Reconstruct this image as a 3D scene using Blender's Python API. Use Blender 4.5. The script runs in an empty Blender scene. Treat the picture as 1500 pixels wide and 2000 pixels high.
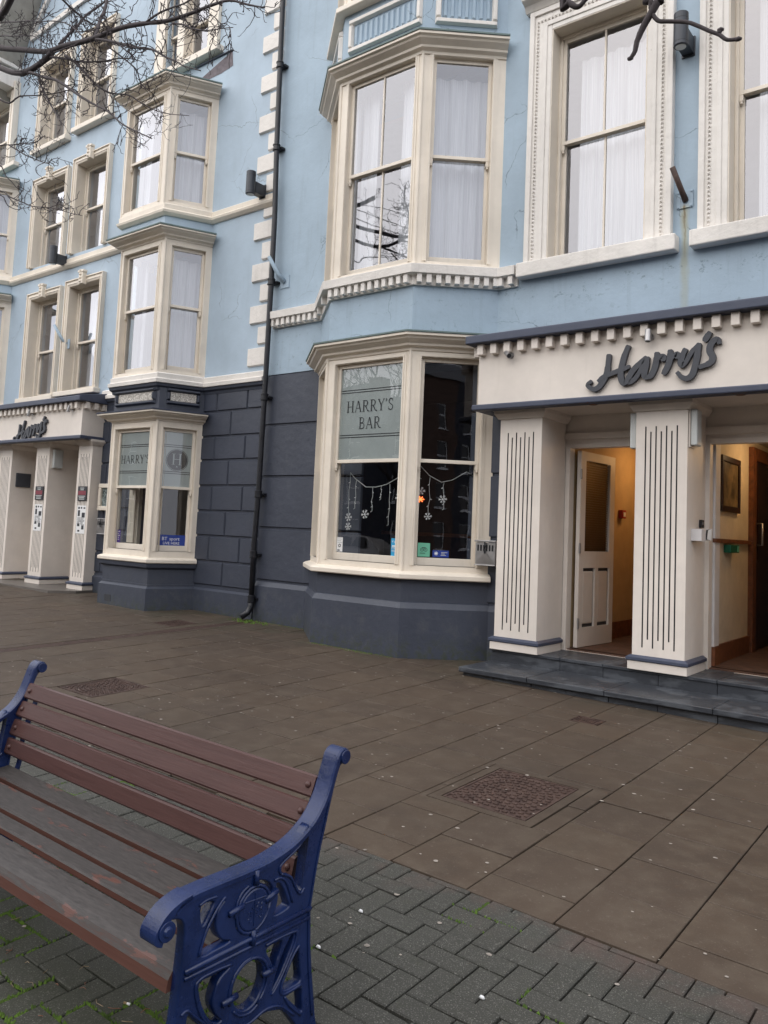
import bpy, bmesh, math, random
from mathutils import Vector, Matrix, noise
random.seed(7)
sc = bpy.context.scene
COL = sc.collection
R_ = math.radians

# ---------------------------------------------------------------- camera
FW = Vector((-0.61588, 0.784007, 0.077621)); RT = Vector((0.787725, 0.614476, 0.043679)); UP = Vector((0.013451, -0.088045, 0.996026))
cam = bpy.data.cameras.new('camera')
cam.sensor_fit = 'AUTO'; cam.sensor_width = 36.0
cam.lens = 1554.85 / 2000 * 36.0
cam.shift_y = -0.04235
cam.clip_start = 0.05; cam.clip_end = 600
co = bpy.data.objects.new('camera', cam)
co.matrix_world = Matrix(((RT.x, UP.x, -FW.x, 0), (RT.y, UP.y, -FW.y, 0), (RT.z, UP.z, -FW.z, 1.6), (0, 0, 0, 1)))
COL.objects.link(co); sc.camera = co

# ---------------------------------------------------------------- daylight (overcast)
world = bpy.data.worlds.new('World'); sc.world = world; world.use_nodes = True
wn = world.node_tree.nodes; wl = world.node_tree.links
bg = wn['Background']
sky = wn.new('ShaderNodeTexSky'); sky.sky_type = 'NISHITA'; sky.sun_disc = False
SUN_EL, SUN_AZ = R_(38), R_(195)
sky.sun_elevation = SUN_EL; sky.sun_rotation = SUN_AZ
sky.air_density = 1.0; sky.dust_density = 4.0; sky.ozone_density = 1.0
cloud = wn.new('ShaderNodeTexNoise'); cloud.inputs['Scale'].default_value = 2.2; cloud.inputs['Detail'].default_value = 4
cramp = wn.new('ShaderNodeValToRGB')
cramp.color_ramp.elements[0].position = 0.3; cramp.color_ramp.elements[0].color = (7.2, 7.35, 7.9, 1)
cramp.color_ramp.elements[1].position = 0.7; cramp.color_ramp.elements[1].color = (9.4, 9.5, 9.9, 1)
tcw = wn.new('ShaderNodeTexCoord')
wmix = wn.new('ShaderNodeMixRGB'); wmix.inputs[0].default_value = 0.9
wl.new(tcw.outputs['Generated'], cloud.inputs['Vector']); wl.new(cloud.outputs['Fac'], cramp.inputs[0])
wl.new(sky.outputs[0], wmix.inputs[1]); wl.new(cramp.outputs[0], wmix.inputs[2])
wl.new(wmix.outputs[0], bg.inputs[0]); bg.inputs[1].default_value = 0.115
sun = bpy.data.lights.new('sun', 'SUN'); sun.energy = 1.05; sun.angle = R_(95); sun.color = (1.0, 0.96, 0.9)
so = bpy.data.objects.new('sun', sun); COL.objects.link(so)
sd = Vector((math.sin(SUN_AZ) * math.cos(SUN_EL), math.cos(SUN_AZ) * math.cos(SUN_EL), math.sin(SUN_EL)))
so.rotation_euler = sd.to_track_quat('Z', 'Y').to_euler()
sc.view_settings.view_transform = 'Standard'; sc.view_settings.look = 'None'
sc.view_settings.exposure = 0.74; sc.view_settings.gamma = 1.0; sc.view_settings.use_curve_mapping = False
try:
    sc.cycles.max_bounces = 7; sc.cycles.transparent_max_bounces = 12; sc.cycles.glossy_bounces = 3
    sc.cycles.diffuse_bounces = 3; sc.cycles.caustics_reflective = False; sc.cycles.caustics_refractive = False
except Exception: pass

# ---------------------------------------------------------------- materials
def s2l(r, g, b):
    f = lambda v: (v / 255 / 12.92) if v / 255 <= 0.04045 else ((v / 255 + 0.055) / 1.055) ** 2.4
    return (f(r), f(g), f(b))
class NT:
    def __init__(s, name):
        s.m = bpy.data.materials.new(name); s.m.use_nodes = True
        s.n = s.m.node_tree.nodes; s.l = s.m.node_tree.links
        s.b = s.n['Principled BSDF']; s.tc = s.n.new('ShaderNodeTexCoord')
    def noise(s, scale, detail=4, rough=.6, coord='Object', vec=None, sc3=None):
        t = s.n.new('ShaderNodeTexNoise'); t.inputs['Scale'].default_value = scale
        t.inputs['Detail'].default_value = detail; t.inputs['Roughness'].default_value = rough
        src = vec or s.tc.outputs[coord]
        if sc3:
            mp = s.n.new('ShaderNodeMapping'); mp.inputs['Scale'].default_value = sc3
            s.l.new(src, mp.inputs[0]); src = mp.outputs[0]
        s.l.new(src, t.inputs['Vector']); return t.outputs['Fac']
    def ramp(s, fac, p0, p1, c0=0., c1=1.):
        r = s.n.new('ShaderNodeMapRange'); s.l.new(fac, r.inputs[0])
        r.inputs[1].default_value = p0; r.inputs[2].default_value = p1
        r.inputs[3].default_value = c0; r.inputs[4].default_value = c1; return r.outputs[0]
    def mix(s, fac, a, b, mode='MIX'):
        x = s.n.new('ShaderNodeMixRGB'); x.blend_type = mode
        for i, v in ((0, fac), (1, a), (2, b)):
            if isinstance(v, (int, float)): x.inputs[i].default_value = v
            elif isinstance(v, tuple): x.inputs[i].default_value = (*v[:3], 1)
            else: s.l.new(v, x.inputs[i])
        return x.outputs[0]
    def math(s, op, a, b=None):
        x = s.n.new('ShaderNodeMath'); x.operation = op
        for i, v in ((0, a), (1, b)):
            if v is None: continue
            if isinstance(v, (int, float)): x.inputs[i].default_value = v
            else: s.l.new(v, x.inputs[i])
        return x.outputs[0]
    def bump(s, h, strength, dist=.01):
        b = s.n.new('ShaderNodeBump'); b.inputs['Strength'].default_value = strength
        b.inputs['Distance'].default_value = dist
        if s.b.inputs['Normal'].links: s.l.new(s.b.inputs['Normal'].links[0].from_socket, b.inputs['Normal'])
        s.l.new(h, b.inputs['Height']); s.l.new(b.outputs[0], s.b.inputs['Normal'])
    def col(s, c):
        if isinstance(c, tuple): s.b.inputs['Base Color'].default_value = (*c[:3], 1)
        else: s.l.new(c, s.b.inputs['Base Color'])
    def rough(s, v):
        if isinstance(v, (int, float)): s.b.inputs['Roughness'].default_value = v
        else: s.l.new(v, s.b.inputs['Roughness'])
def simple(name, c, rough=.6, metal=0., vary=.08, nscale=6, bump=0., bscale=60):
    t = NT(name); f = t.noise(nscale, 5)
    d = tuple(v * (1 - vary * 1.6) for v in c); e = tuple(min(1, v * (1 + vary)) for v in c)
    t.col(t.mix(t.ramp(f, .3, .7), d, e)); t.rough(rough); t.b.inputs['Metallic'].default_value = metal
    if bump: t.bump(t.noise(bscale, 4), bump, .004)
    return t.m
def paint(name, c, special=None, dirt=(.18, .17, .15), dirt_amt=.5, streak=True, bump=.35, crack=True, rough=.62, lumps=7):
    t = NT(name)
    n1 = t.noise(1.3, 6); n2 = t.noise(9, 5); n3 = t.noise(70, 3)
    base = t.mix(t.ramp(n1, .3, .7), tuple(v * .86 for v in c), tuple(min(1, v * 1.06) for v in c))
    base = t.mix(t.ramp(n2, .35, .7, 0, .22), base, tuple(v * .82 for v in c))
    if streak:
        st = t.noise(2.4, 6, .65, sc3=(5, 5, .45))
        base = t.mix(t.math('MULTIPLY', t.ramp(st, .56, .8), dirt_amt * .5), base, dirt)
    sp = t.noise(34, 6, .7)
    base = t.mix(t.math('MULTIPLY', t.ramp(sp, .66, .74), dirt_amt), base, dirt)
    if crack:
        v = t.n.new('ShaderNodeTexVoronoi'); v.feature = 'DISTANCE_TO_EDGE'; v.inputs['Scale'].default_value = 1.1
        w = t.n.new('ShaderNodeMixRGB'); w.blend_type = 'LINEAR_LIGHT'; w.inputs[0].default_value = .16
        nn = t.n.new('ShaderNodeTexNoise'); nn.inputs['Scale'].default_value = 3.5; nn.inputs['Detail'].default_value = 6
        t.l.new(t.tc.outputs['Object'], nn.inputs['Vector']); t.l.new(t.tc.outputs['Object'], w.inputs[1]); t.l.new(nn.outputs['Color'], w.inputs[2])
        t.l.new(w.outputs[0], v.inputs['Vector'])
        cr = t.ramp(v.outputs['Distance'], .0015, .005, 1, 0)
        mk = t.ramp(t.noise(.9, 2), .50, .56)
        f = t.math('MULTIPLY', cr, mk)
        base = t.mix(t.math('MULTIPLY', f, .75), base, tuple(v_ * .35 for v_ in c))
    if special: base = special(t, base)
    t.col(base); t.rough(rough)
    t.bump(t.noise(lumps, 5), bump, .012); t.bump(n3, bump * .6, .002)
    return t.m
M = {}
def wall_scuffs(t, base):
    sx = t.n.new('ShaderNodeSeparateXYZ'); t.l.new(t.tc.outputs['Object'], sx.inputs[0]); Z = sx.outputs['Z']
    base = t.mix(t.math('MULTIPLY', t.ramp(Z, 1.0, .45, 0, 1), t.ramp(t.noise(5, 7, .75), .52, .68, 0, .55)), base, (.095, .10, .105))
    base = t.mix(t.math('MULTIPLY', t.ramp(Z, .52, .30, 0, 1), t.ramp(t.noise(14, 7, .75), .46, .60, 0, .8)), base, (.045, .055, .030))
    return t.mix(t.ramp(t.noise(55, 5, .75), .70, .73, 0, .8), base, (.22, .23, .22))
def blue_stains(t, base):
    sx = t.n.new('ShaderNodeSeparateXYZ'); t.l.new(t.tc.outputs['Object'], sx.inputs[0]); X, Z = sx.outputs['X'], sx.outputs['Z']
    # yellow-green run below the flagpole socket
    w = t.noise(3, 4, .6, sc3=(4, 1, 1.2)); xx = t.math('ADD', X, t.ramp(w, .3, .7, -.02, .02)); d = t.math('ABSOLUTE', t.math('ADD', xx, 2.412))
    run = t.math('MULTIPLY', t.ramp(d, .012, .05, 1, 0), t.math('MULTIPLY', t.ramp(Z, 4.88, 4.84, 0, 1), t.ramp(Z, 3.7, 4.5, .25, .8)))
    base = t.mix(run, base, (.36, .37, .27)); base = t.mix(t.math('MULTIPLY', t.ramp(d, .002, .012, .8, 0), t.math('MULTIPLY', t.ramp(Z, 4.88, 4.84, 0, 1), t.ramp(Z, 4.3, 4.8, 0, 1))), base, (.16, .10, .04))
    # flaking and grime on the band below the sills and over the porch
    band = t.math('MULTIPLY', t.ramp(Z, 4.42, 4.30, 0, 1), t.ramp(Z, 3.95, 4.2, 0, 1)); chip = t.noise(11, 9, .8, sc3=(1, 1, 1.3))
    base = t.mix(t.math('MULTIPLY', band, t.ramp(chip, .585, .62, 0, .5)), base, (.10, .14, .16))
    low = t.ramp(Z, 4.05, 3.75, 0, 1); base = t.mix(t.math('MULTIPLY', low, t.ramp(t.noise(12, 7, .75), .60, .64, 0, .6)), base, (.09, .12, .13))
    return base
M['blue'] = paint('blue_render', (.37, .475, .57), special=blue_stains, dirt=(.12, .15, .17), dirt_amt=.45, bump=.45)
M['blue_l'] = paint('pale_blue_render', (.42, .52, .615), dirt=(.16, .2, .22), dirt_amt=.2, bump=.25)
M['cream'] = paint('cream_paint', (.83, .75, .64), dirt=(.25, .2, .14), dirt_amt=.35, bump=.12, crack=False, rough=.45)
M['porch'] = paint('porch_cream_paint', (.79, .72, .65), dirt=(.3, .25, .19), dirt_amt=.2, bump=.12, crack=False, rough=.5)
M['white'] = paint('stone_white_paint', (.81, .77, .72), dirt=(.2, .18, .16), dirt_amt=.5, bump=.6, rough=.6, lumps=14, crack=False)
M['dark'] = paint('slate_grey_masonry_paint', (.046, .054, .078), special=wall_scuffs, dirt=(.13, .14, .15), dirt_amt=.35, bump=.6, rough=.5, crack=False)
M['darkblue'] = paint('dark_blue_coping_paint', (.055, .066, .105), dirt=(.14, .15, .17), dirt_amt=.5, bump=.3, rough=.5, crack=False)
M['lead'] = paint('green_stained_lead', (.17, .235, .23), dirt=(.04, .06, .035), dirt_amt=1.0, bump=.6, crack=False)
M['soffit'] = simple('soffit_grey', (.36, .34, .30), .7, 0, .12)
M['black'] = simple('black_paint', (.012, .013, .016), .35, 0, .2)
M['groove'] = simple('groove_black', (.03, .032, .038), .6)
M['iron'] = simple('cast_iron_pipe_black', (.014, .015, .02), .38, 0, .3, 12, .3, 80)
M['steel'] = simple('brushed_steel', (.45, .44, .44), .38, .9, .1, 9, .15, 90)
M['lamp'] = simple('dark_grey_powder_coat', (.045, .05, .06), .4, .3, .1)
M['letter'] = simple('letter_dark_grey', (.052, .056, .068), .55, 0, .08)
M['printblack'] = simple('print_black', (.015, .016, .018), .6)
M['wood'] = simple('varnished_brown_wood', (.17, .06, .025), .45, 0, .3, 14)
M['darkwood'] = simple('dark_wood', (.035, .014, .009), .35, 0, .3, 14)
M['orangewall'] = simple('warm_ochre_wall', (.50, .35, .19), .75, 0, .06)
M['creamwall'] = simple('cream_plaster_wall', (.62, .54, .42), .75, 0, .06)
M['whitewall'] = simple('white_gloss_wall', (.66, .64, .64), .6, 0, .04)
M['roomwall'] = simple('pale_room_wall', (.5, .49, .52), .8, 0, .06)
M['barwall'] = simple('bar_wall_brown', (.05, .03, .024), .7, 0, .3, 3)
M['carpet'] = simple('brown_floor', (.09, .045, .03), .7, 0, .3, 9)
M['paper'] = simple('white_paper', (.8, .8, .8), .6, 0, .02)
M['plastic'] = simple('grey_plastic_diffuser', (.55, .57, .56), .35, 0, .04)
M['pebble'] = None
t = NT('pebbledash_white'); f = t.noise(60, 3, .8)
t.col(t.mix(t.ramp(f, .42, .58), (.28, .25, .21), (.78, .74, .68))); t.bump(f, .8, .01); M['pebble'] = t.m
# glass: single sheets
def glass(name, rough=.008, extra=1.7, tint=(.93, .95, .95)):
    m = bpy.data.materials.new(name); m.use_nodes = True; n = m.node_tree.nodes; l = m.node_tree.links; n.clear()
    out = n.new('ShaderNodeOutputMaterial'); mx = n.new('ShaderNodeMixShader'); tr = n.new('ShaderNodeBsdfTransparent'); gl = n.new('ShaderNodeBsdfGlossy')
    tr.inputs[0].default_value = (*tint, 1); gl.inputs['Roughness'].default_value = rough; gl.inputs[0].default_value = (.95, .95, 1, 1)
    # Schlick reflectance of a double-faced sheet, the same from both sides
    ge = n.new('ShaderNodeNewGeometry'); dt = n.new('ShaderNodeVectorMath'); dt.operation = 'DOT_PRODUCT'; l.new(ge.outputs['Incoming'], dt.inputs[0])
    def mth(op, a, b=None, clamp=False):
        x = n.new('ShaderNodeMath'); x.operation = op; x.use_clamp = clamp
        for i, v in ((0, a), (1, b)):
            if v is None: continue
            if isinstance(v, (int, float)): x.inputs[i].default_value = v
            else: l.new(v, x.inputs[i])
        return x.outputs[0]
    ca = mth('ABSOLUTE', dt.outputs['Value']); pw = mth('POWER', mth('SUBTRACT', 1.0, ca, True), 5.0); fres = mth('MULTIPLY', mth('ADD', mth('MULTIPLY', pw, .95), .045), extra, True)
    tc = n.new('ShaderNodeTexCoord'); no = n.new('ShaderNodeTexNoise'); no.inputs['Scale'].default_value = 3.2; no.inputs['Detail'].default_value = 1
    bp = n.new('ShaderNodeBump'); bp.inputs['Strength'].default_value = .07; bp.inputs['Distance'].default_value = .01
    l.new(tc.outputs['Object'], no.inputs['Vector']); l.new(no.outputs['Fac'], bp.inputs['Height'])
    l.new(bp.outputs[0], gl.inputs['Normal']); l.new(bp.outputs[0], dt.inputs[1]); l.new(fres, mx.inputs[0]); l.new(tr.outputs[0], mx.inputs[1]); l.new(gl.outputs[0], mx.inputs[2])
    l.new(mx.outputs[0], out.inputs[0]); return m
M['glass'] = glass('window_glass', .006, 1.6); M['glass_up'] = glass('upstairs_window_glass', .008, 4.4)
# frosted film
t = NT('frosted_window_film'); t.col(t.mix(t.ramp(t.noise(3, 3), .3, .7), (.30, .335, .33), (.36, .395, .385))); t.rough(.35); t.b.inputs['Specular IOR Level'].default_value = .7
M['film'] = t.m
# net curtain
t = NT('white_net_curtain'); t.col(t.mix(t.ramp(t.noise(3, 3, sc3=(30, 30, .4)), .35, .65), (.44, .45, .49), (.60, .61, .65))); t.rough(.9)
t.b.inputs['Emission Strength'].default_value = 0; M['curtain'] = t.m
# paving slab: brown, stained, slightly damp
t = NT('brown_paving_slab')
oi = t.n.new('ShaderNodeObjectInfo')
geo = t.n.new('ShaderNodeNewGeometry')
wp = geo.outputs['Position']
a = t.noise(1.1, 6, .62, vec=wp); b_ = t.noise(160, 3, .7, vec=wp); c_ = t.noise(7, 5, .6, vec=wp)
base = t.mix(t.ramp(a, .3, .72), (.057, .040, .028), (.100, .072, .050))
base = t.mix(t.ramp(oi.outputs['Random'], 0, 1, 0, .5), base, (.058, .043, .034))
base = t.mix(t.ramp(c_, .45, .75, 0, .6), base, (.118, .094, .070)); scf = t.noise(3.1, 7, .72, vec=wp); base = t.mix(t.ramp(scf, .52, .66, 0, .5), base, (.050, .037, .028)); base = t.mix(t.ramp(t.noise(46, 4, .7, vec=wp), .60, .72, 0, .5), base, (.17, .14, .115))
base = t.mix(t.ramp(b_, .62, .75, 0, .5), base, (.28, .23, .19))
base = t.mix(t.ramp(b_, .25, .36, .5, 0), base, (.05, .035, .026))
big = t.noise(.55, 4, .6, vec=wp); base = t.mix(t.ramp(big, .45, .68, 0, .5), base, (.042, .032, .025))
sx = t.n.new('ShaderNodeSeparateXYZ'); t.l.new(wp, sx.inputs[0]); alg = t.math('MULTIPLY', t.ramp(sx.outputs['Y'], 6.2, 7.2, 0, 1), t.ramp(t.noise(1.8, 5, .65, vec=wp), .42, .65, 0, .7)); base = t.mix(alg, base, (.040, .042, .026))
t.b.inputs['Specular IOR Level'].default_value = .28
t.col(base); t.rough(t.ramp(a, .3, .7, .5, .7)); t.bump(b_, .25, .002); t.bump(c_, .2, .004); M['slab'] = t.m
t = NT('grey_block_paver')
oi = t.n.new('ShaderNodeObjectInfo'); geo = t.n.new('ShaderNodeNewGeometry'); wp = geo.outputs['Position']
a = t.noise(1.6, 5, .6, vec=wp); b_ = t.noise(190, 2, .8, vec=wp); c_ = t.noise(22, 5, .6, vec=wp)
base = t.mix(t.ramp(a, .3, .7), (.042, .042, .036), (.063, .062, .054))
base = t.mix(t.ramp(oi.outputs['Random'], 0, 1, 0, .45), base, (.042, .041, .035))
base = t.mix(t.ramp(b_, .57, .68, 0, .8), base, (.24, .235, .21))
base = t.mix(t.ramp(b_, .28, .38, .6, 0), base, (.022, .022, .019))
base = t.mix(t.ramp(c_, .55, .8, 0, .4), base, (.05, .055, .035))
sx = t.n.new('ShaderNodeSeparateXYZ'); t.l.new(wp, sx.inputs[0])
# soil and moss tint worn into the blocks under the bench front
moss = t.math('MULTIPLY', t.ramp(sx.outputs['Y'], 1.9, 1.2, 0, 1), t.ramp(t.noise(2.3, 5, .6, vec=wp), .35, .6, .25, .8))
base = t.mix(moss, base, (.030, .038, .016))
# brown dust from the slabs near the joint line
ed = t.math('MULTIPLY', t.ramp(sx.outputs['Y'], 2.72, 3.0, 0, 1), t.ramp(t.noise(2.0, 5, .7, vec=wp), .45, .62, 0, .75))
base = t.mix(ed, base, (.10, .066, .055))
t.b.inputs['Specular IOR Level'].default_value = .3
t.col(base); t.rough(.65); t.bump(b_, .5, .003); t.bump(c_, .3, .004); M['paver'] = t.m
M['joint'] = simple('dark_joint_sand', (.028, .023, .017), .9, 0, .4, 30, .5, 120)
t = NT('asphalt'); f = t.noise(120, 3); t.col(t.mix(f, (.035, .035, .036), (.07, .07, .07))); t.rough(.8); t.bump(f, .5, .004); M['asphalt'] = t.m
t = NT('green_moss'); t.col(t.mix(t.ramp(t.noise(25, 4), .35, .65), (.030, .055, .006), (.085, .155, .014))); t.rough(.95); M['moss'] = t.m
M['gum'] = simple('flattened_gum', (.33, .29, .25), .8, 0, .3, 20)
t = NT('rusty_cast_iron'); f = t.noise(14, 6, .7); t.col(t.mix(t.ramp(f, .35, .65), (.045, .026, .022), (.10, .062, .050))); t.rough(.6); t.b.inputs['Metallic'].default_value = .2; t.bump(t.noise(60, 4), .5, .003); M['rust'] = t.m
# slate steps with pale scuffed patches
t = NT('slate_step_stone'); geo = t.n.new('ShaderNodeNewGeometry'); wp = geo.outputs['Position']
f = t.noise(3.2, 6, .62, vec=wp, sc3=(1, 1, 3)); g = t.noise(30, 5, .6, vec=wp)
base = t.mix(t.ramp(f, .50, .60), (.034, .038, .046), (.066, .073, .084)); base = t.mix(t.ramp(g, .4, .75, 0, .35), base, (.06, .066, .08))
t.col(base); t.rough(t.ramp(f, .5, .56, .35, .6)); t.bump(g, .4, .006); t.bump(f, .25, .006); M['slate'] = t.m
t = NT('porch_floor_slate'); f = t.noise(4, 5); t.col(t.mix(f, (.10, .088, .078), (.15, .135, .122))); t.rough(.4); M['porchfloor'] = t.m
# bench
t = NT('blue_gloss_iron'); f = t.noise(11, 5, .6); g = t.noise(70, 5, .7)
base = t.mix(t.ramp(f, .3, .7), (.0045, .013, .058), (.0085, .023, .098)); base = t.mix(t.ramp(g, .68, .74, 0, .6), base, (.16, .17, .2))
t.col(base); t.rough(t.ramp(f, .3, .7, .20, .38)); t.bump(t.noise(26, 5), .4, .005); t.bump(g, .25, .0015); M['benchblue'] = t.m
def planks(name, c0, c1, wear, wamt0, wamt1, top_only=False):
    t = NT(name); oi = t.n.new('ShaderNodeObjectInfo'); geo = t.n.new('ShaderNodeNewGeometry'); wp = geo.outputs['Position']
    gr = t.noise(12, 6, .65, vec=wp, sc3=(.35, 9, 9)); p = t.noise(7.5, 6, .68, vec=wp, sc3=(.8, 2.2, 2.2)); fine = t.noise(60, 4, .7, vec=wp, sc3=(.3, 2, 2))
    base = t.mix(t.ramp(gr, .3, .7), c0, c1)
    w2 = t.mix(t.ramp(fine, .3, .7), tuple(v * .55 for v in wear), tuple(v * 1.25 for v in wear))
    wf = t.ramp(p, wamt0, wamt1)
    if top_only:   # paint survives on the sawn sides of the slats
        sn = t.n.new('ShaderNodeSeparateXYZ'); t.l.new(geo.outputs['Normal'], sn.inputs[0]); wf = t.math('MULTIPLY', wf, t.ramp(t.math('ADD', sn.outputs['Z'], t.ramp(fine, .3, .7, -.15, .15)), .35, .6))
    base = t.mix(wf, base, w2)
    t.b.inputs['Specular IOR Level'].default_value = .35
    t.col(base); t.rough(t.ramp(p, wamt0, wamt1, .38, .6)); t.bump(gr, .25, .003); t.bump(fine, .2, .002); t.bump(t.ramp(p, wamt0, wamt1), -.25, .002)
    return t.m
M['slatred'] = planks('red_brown_painted_slat', (.066, .031, .028), (.092, .045, .040), (.045, .03, .028), .70, .76)
M['slatworn'] = planks('worn_grey_seat_slat', (.085, .034, .025), (.11, .048, .036), (.052, .045, .042), .365, .40, True)
t = NT('bark'); f = t.noise(30, 5, .7); t.col(t.mix(f, (.032, .025, .028), (.085, .070, .073))); t.rough(.85); t.bump(f, .5, .004); M['bark'] = t.m
def emit(name, c, s):
    m = bpy.data.materials.new(name); m.use_nodes = True; n = m.node_tree.nodes; b = n['Principled BSDF']
    b.inputs['Base Color'].default_value = (*c, 1); b.inputs['Emission Color'].default_value = (*c, 1); b.inputs['Emission Strength'].default_value = s; return m
M['lampglow'] = emit('warm_lamp_shade', (1.0, .62, .25), 9.0)
M['redglow'] = emit('orange_star_light', (1.0, .16, .04), 2.2)
def flat(name, c, rough=.5):
    return simple(name, c, rough, 0, .03)
M['green'] = flat('sticker_green', (.16, .50, .34)); M['stblue'] = flat('sticker_blue', (.03, .34, .62)); M['navy'] = flat('sticker_navy', (.015, .045, .28))
M['purple'] = flat('sticker_purple', (.07, .03, .22)); M['red'] = flat('sign_red', (.22, .03, .05)); M['exitgreen'] = flat('plate_green', (.0, .10, .05)); M['alarmred'] = flat('alarm_red', (.3, .02, .015))
M['carpaint'] = simple('silver_car_paint', (.42, .41, .40), .3, .6, .03)
M['tyre'] = flat('tyre_rubber', (.02, .02, .02), .8)
M['carglass'] = simple('car_glass', (.02, .022, .025), .08)
M['housecream'] = flat('house_cream_render', (.55, .48, .36), .8); M['housedark'] = flat('house_navy_render', (.03, .035, .05), .8); M['housebrick'] = flat('house_brick', (.10, .06, .045), .85)
M['roofslate'] = flat('roof_slate', (.07, .075, .085), .7)

# ---------------------------------------------------------------- helpers
class T:
    """local frame on a facade: u along, o outward, z up"""
    def __init__(s, x, y, dx=1., dy=0.):
        d = math.hypot(dx, dy); s.x, s.y = x, y; s.ux, s.uy = dx / d, dy / d
    def __call__(s, u, o, z): return (s.x + u * s.ux + o * s.uy, s.y + u * s.uy - o * s.ux, z)
W0 = lambda x, y, z: (x, y, z)
FA = T(0, 7.6)                                  # the facade plane
class MB:
    def __init__(s, tr=None): s.v = []; s.f = []; s.mi = []; s.mats = []; s.tr = tr or W0
    def mat(s, m):
        m = M[m] if isinstance(m, str) else m
        if m not in s.mats: s.mats.append(m)
        return s.mats.index(m)
    def poly(s, pts, m, flip=False):
        i = len(s.v); s.v += [s.tr(*p) for p in pts]; r = list(range(i, i + len(pts)))
        s.f.append(r[::-1] if flip else r); s.mi.append(s.mat(m))
    def box(s, a0, a1, b0, b1, c0, c1, m, ch=0.):
        if a0 > a1: a0, a1 = a1, a0
        if b0 > b1: b0, b1 = b1, b0
        if c0 > c1: c0, c1 = c1, c0
        P = [(a0, b0, c0), (a1, b0, c0), (a1, b1, c0), (a0, b1, c0), (a0, b0, c1), (a1, b0, c1), (a1, b1, c1), (a0, b1, c1)]
        i = len(s.v); s.v += [s.tr(*p) for p in P]; k = s.mat(m)
        for q in ((0, 3, 2, 1), (4, 5, 6, 7), (0, 1, 5, 4), (1, 2, 6, 5), (2, 3, 7, 6), (3, 0, 4, 7)):
            s.f.append([i + j for j in q]); s.mi.append(k)
    def pillow(s, u0, u1, z0, z1, o0, o1, c, m):
        """block with chamfered outer face: back at o0, front at o1"""
        B = [(u0, o0, z0), (u1, o0, z0), (u1, o0, z1), (u0, o0, z1)]; F_ = [(u0 + c, o1, z0 + c), (u1 - c, o1, z0 + c), (u1 - c, o1, z1 - c), (u0 + c, o1, z1 - c)]
        i = len(s.v); s.v += [s.tr(*p) for p in B + F_]; k = s.mat(m)
        for q in ((4, 5, 6, 7), (0, 1, 5, 4), (1, 2, 6, 5), (2, 3, 7, 6), (3, 0, 4, 7), (3, 2, 1, 0)):
            s.f.append([i + j for j in q]); s.mi.append(k)
    def sweep(s, path, prof, m, caps=True):
        """path: plan points (x, y) left to right, outward on the right hand; prof: closed (outward, z) polygon"""
        n = len(path); rings = []
        for i, p in enumerate(path):
            p = Vector(p); ds = []
            if i > 0: ds.append((p - Vector(path[i - 1])).normalized())
            if i < n - 1: ds.append((Vector(path[i + 1]) - p).normalized())
            ns = [Vector((d.y, -d.x)) for d in ds]; nn = sum(ns, Vector((0, 0))).normalized(); k = 1 / max(.3, nn.dot(ns[0]))
            st = len(s.v)
            for o, z in prof: s.v.append((p.x + nn.x * o * k, p.y + nn.y * o * k, z))
            rings.append(st)
        km = s.mat(m); q = len(prof)
        for i in range(n - 1):
            for j in range(q):
                j2 = (j + 1) % q
                s.f.append([rings[i] + j, rings[i] + j2, rings[i + 1] + j2, rings[i + 1] + j]); s.mi.append(km)
        if caps:
            s.f.append([rings[0] + j for j in range(q)][::-1]); s.mi.append(km); s.f.append([rings[-1] + j for j in range(q)]); s.mi.append(km)
    def tube(s, pts, rad, m, n=8, caps=True):
        pts = [Vector(p) for p in pts]; k = s.mat(m); rings = []; up = Vector((0, 0, 1)); prev = None
        for i, p in enumerate(pts):
            d = (pts[min(i + 1, len(pts) - 1)] - pts[max(i - 1, 0)]); d = d.normalized() if d.length > 1e-9 else Vector((0, 0, 1))
            if prev is None:
                a = d.cross(up) if abs(d.z) < .95 else d.cross(Vector((1, 0, 0)))
            else: a = prev - d * prev.dot(d)
            a.normalize(); prev = a; b = d.cross(a); r = rad[i] if isinstance(rad, (list, tuple)) else rad
            st = len(s.v); rings.append(st)
            for j in range(n):
                t_ = 2 * math.pi * j / n; q = p + (a * math.cos(t_) + b * math.sin(t_)) * r; s.v.append(s.tr(*q))
        for i in range(len(pts) - 1):
            for j in range(n):
                j2 = (j + 1) % n; s.f.append([rings[i] + j, rings[i] + j2, rings[i + 1] + j2, rings[i + 1] + j]); s.mi.append(k)
        if caps:
            s.f.append([rings[0] + j for j in range(n)][::-1]); s.mi.append(k); s.f.append([rings[-1] + j for j in range(n)]); s.mi.append(k)
    def panel(s, u0, u1, z0, z1, holes, o, depth, m, mr=None, back=True):
        """sheet with rectangular holes (u0,u1,z0,z1) and reveals `depth` deep"""
        us = sorted({u0, u1, *[h[0] for h in holes], *[h[1] for h in holes]}); zs = sorted({z0, z1, *[h[2] for h in holes], *[h[3] for h in holes]})
        us = [u for u in us if u0 <= u <= u1]; zs = [z for z in zs if z0 <= z <= z1]
        for i in range(len(us) - 1):
            for j in range(len(zs) - 1):
                cu, cz = (us[i] + us[i + 1]) / 2, (zs[j] + zs[j + 1]) / 2
                if any(h[0] < cu < h[1] and h[2] < cz < h[3] for h in holes): continue
                s.poly([(us[i], o, zs[j]), (us[i + 1], o, zs[j]), (us[i + 1], o, zs[j + 1]), (us[i], o, zs[j + 1])], m)
                if back: s.poly([(us[i], o - depth, zs[j]), (us[i + 1], o - depth, zs[j]), (us[i + 1], o - depth, zs[j + 1]), (us[i], o - depth, zs[j + 1])], m, True)
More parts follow.
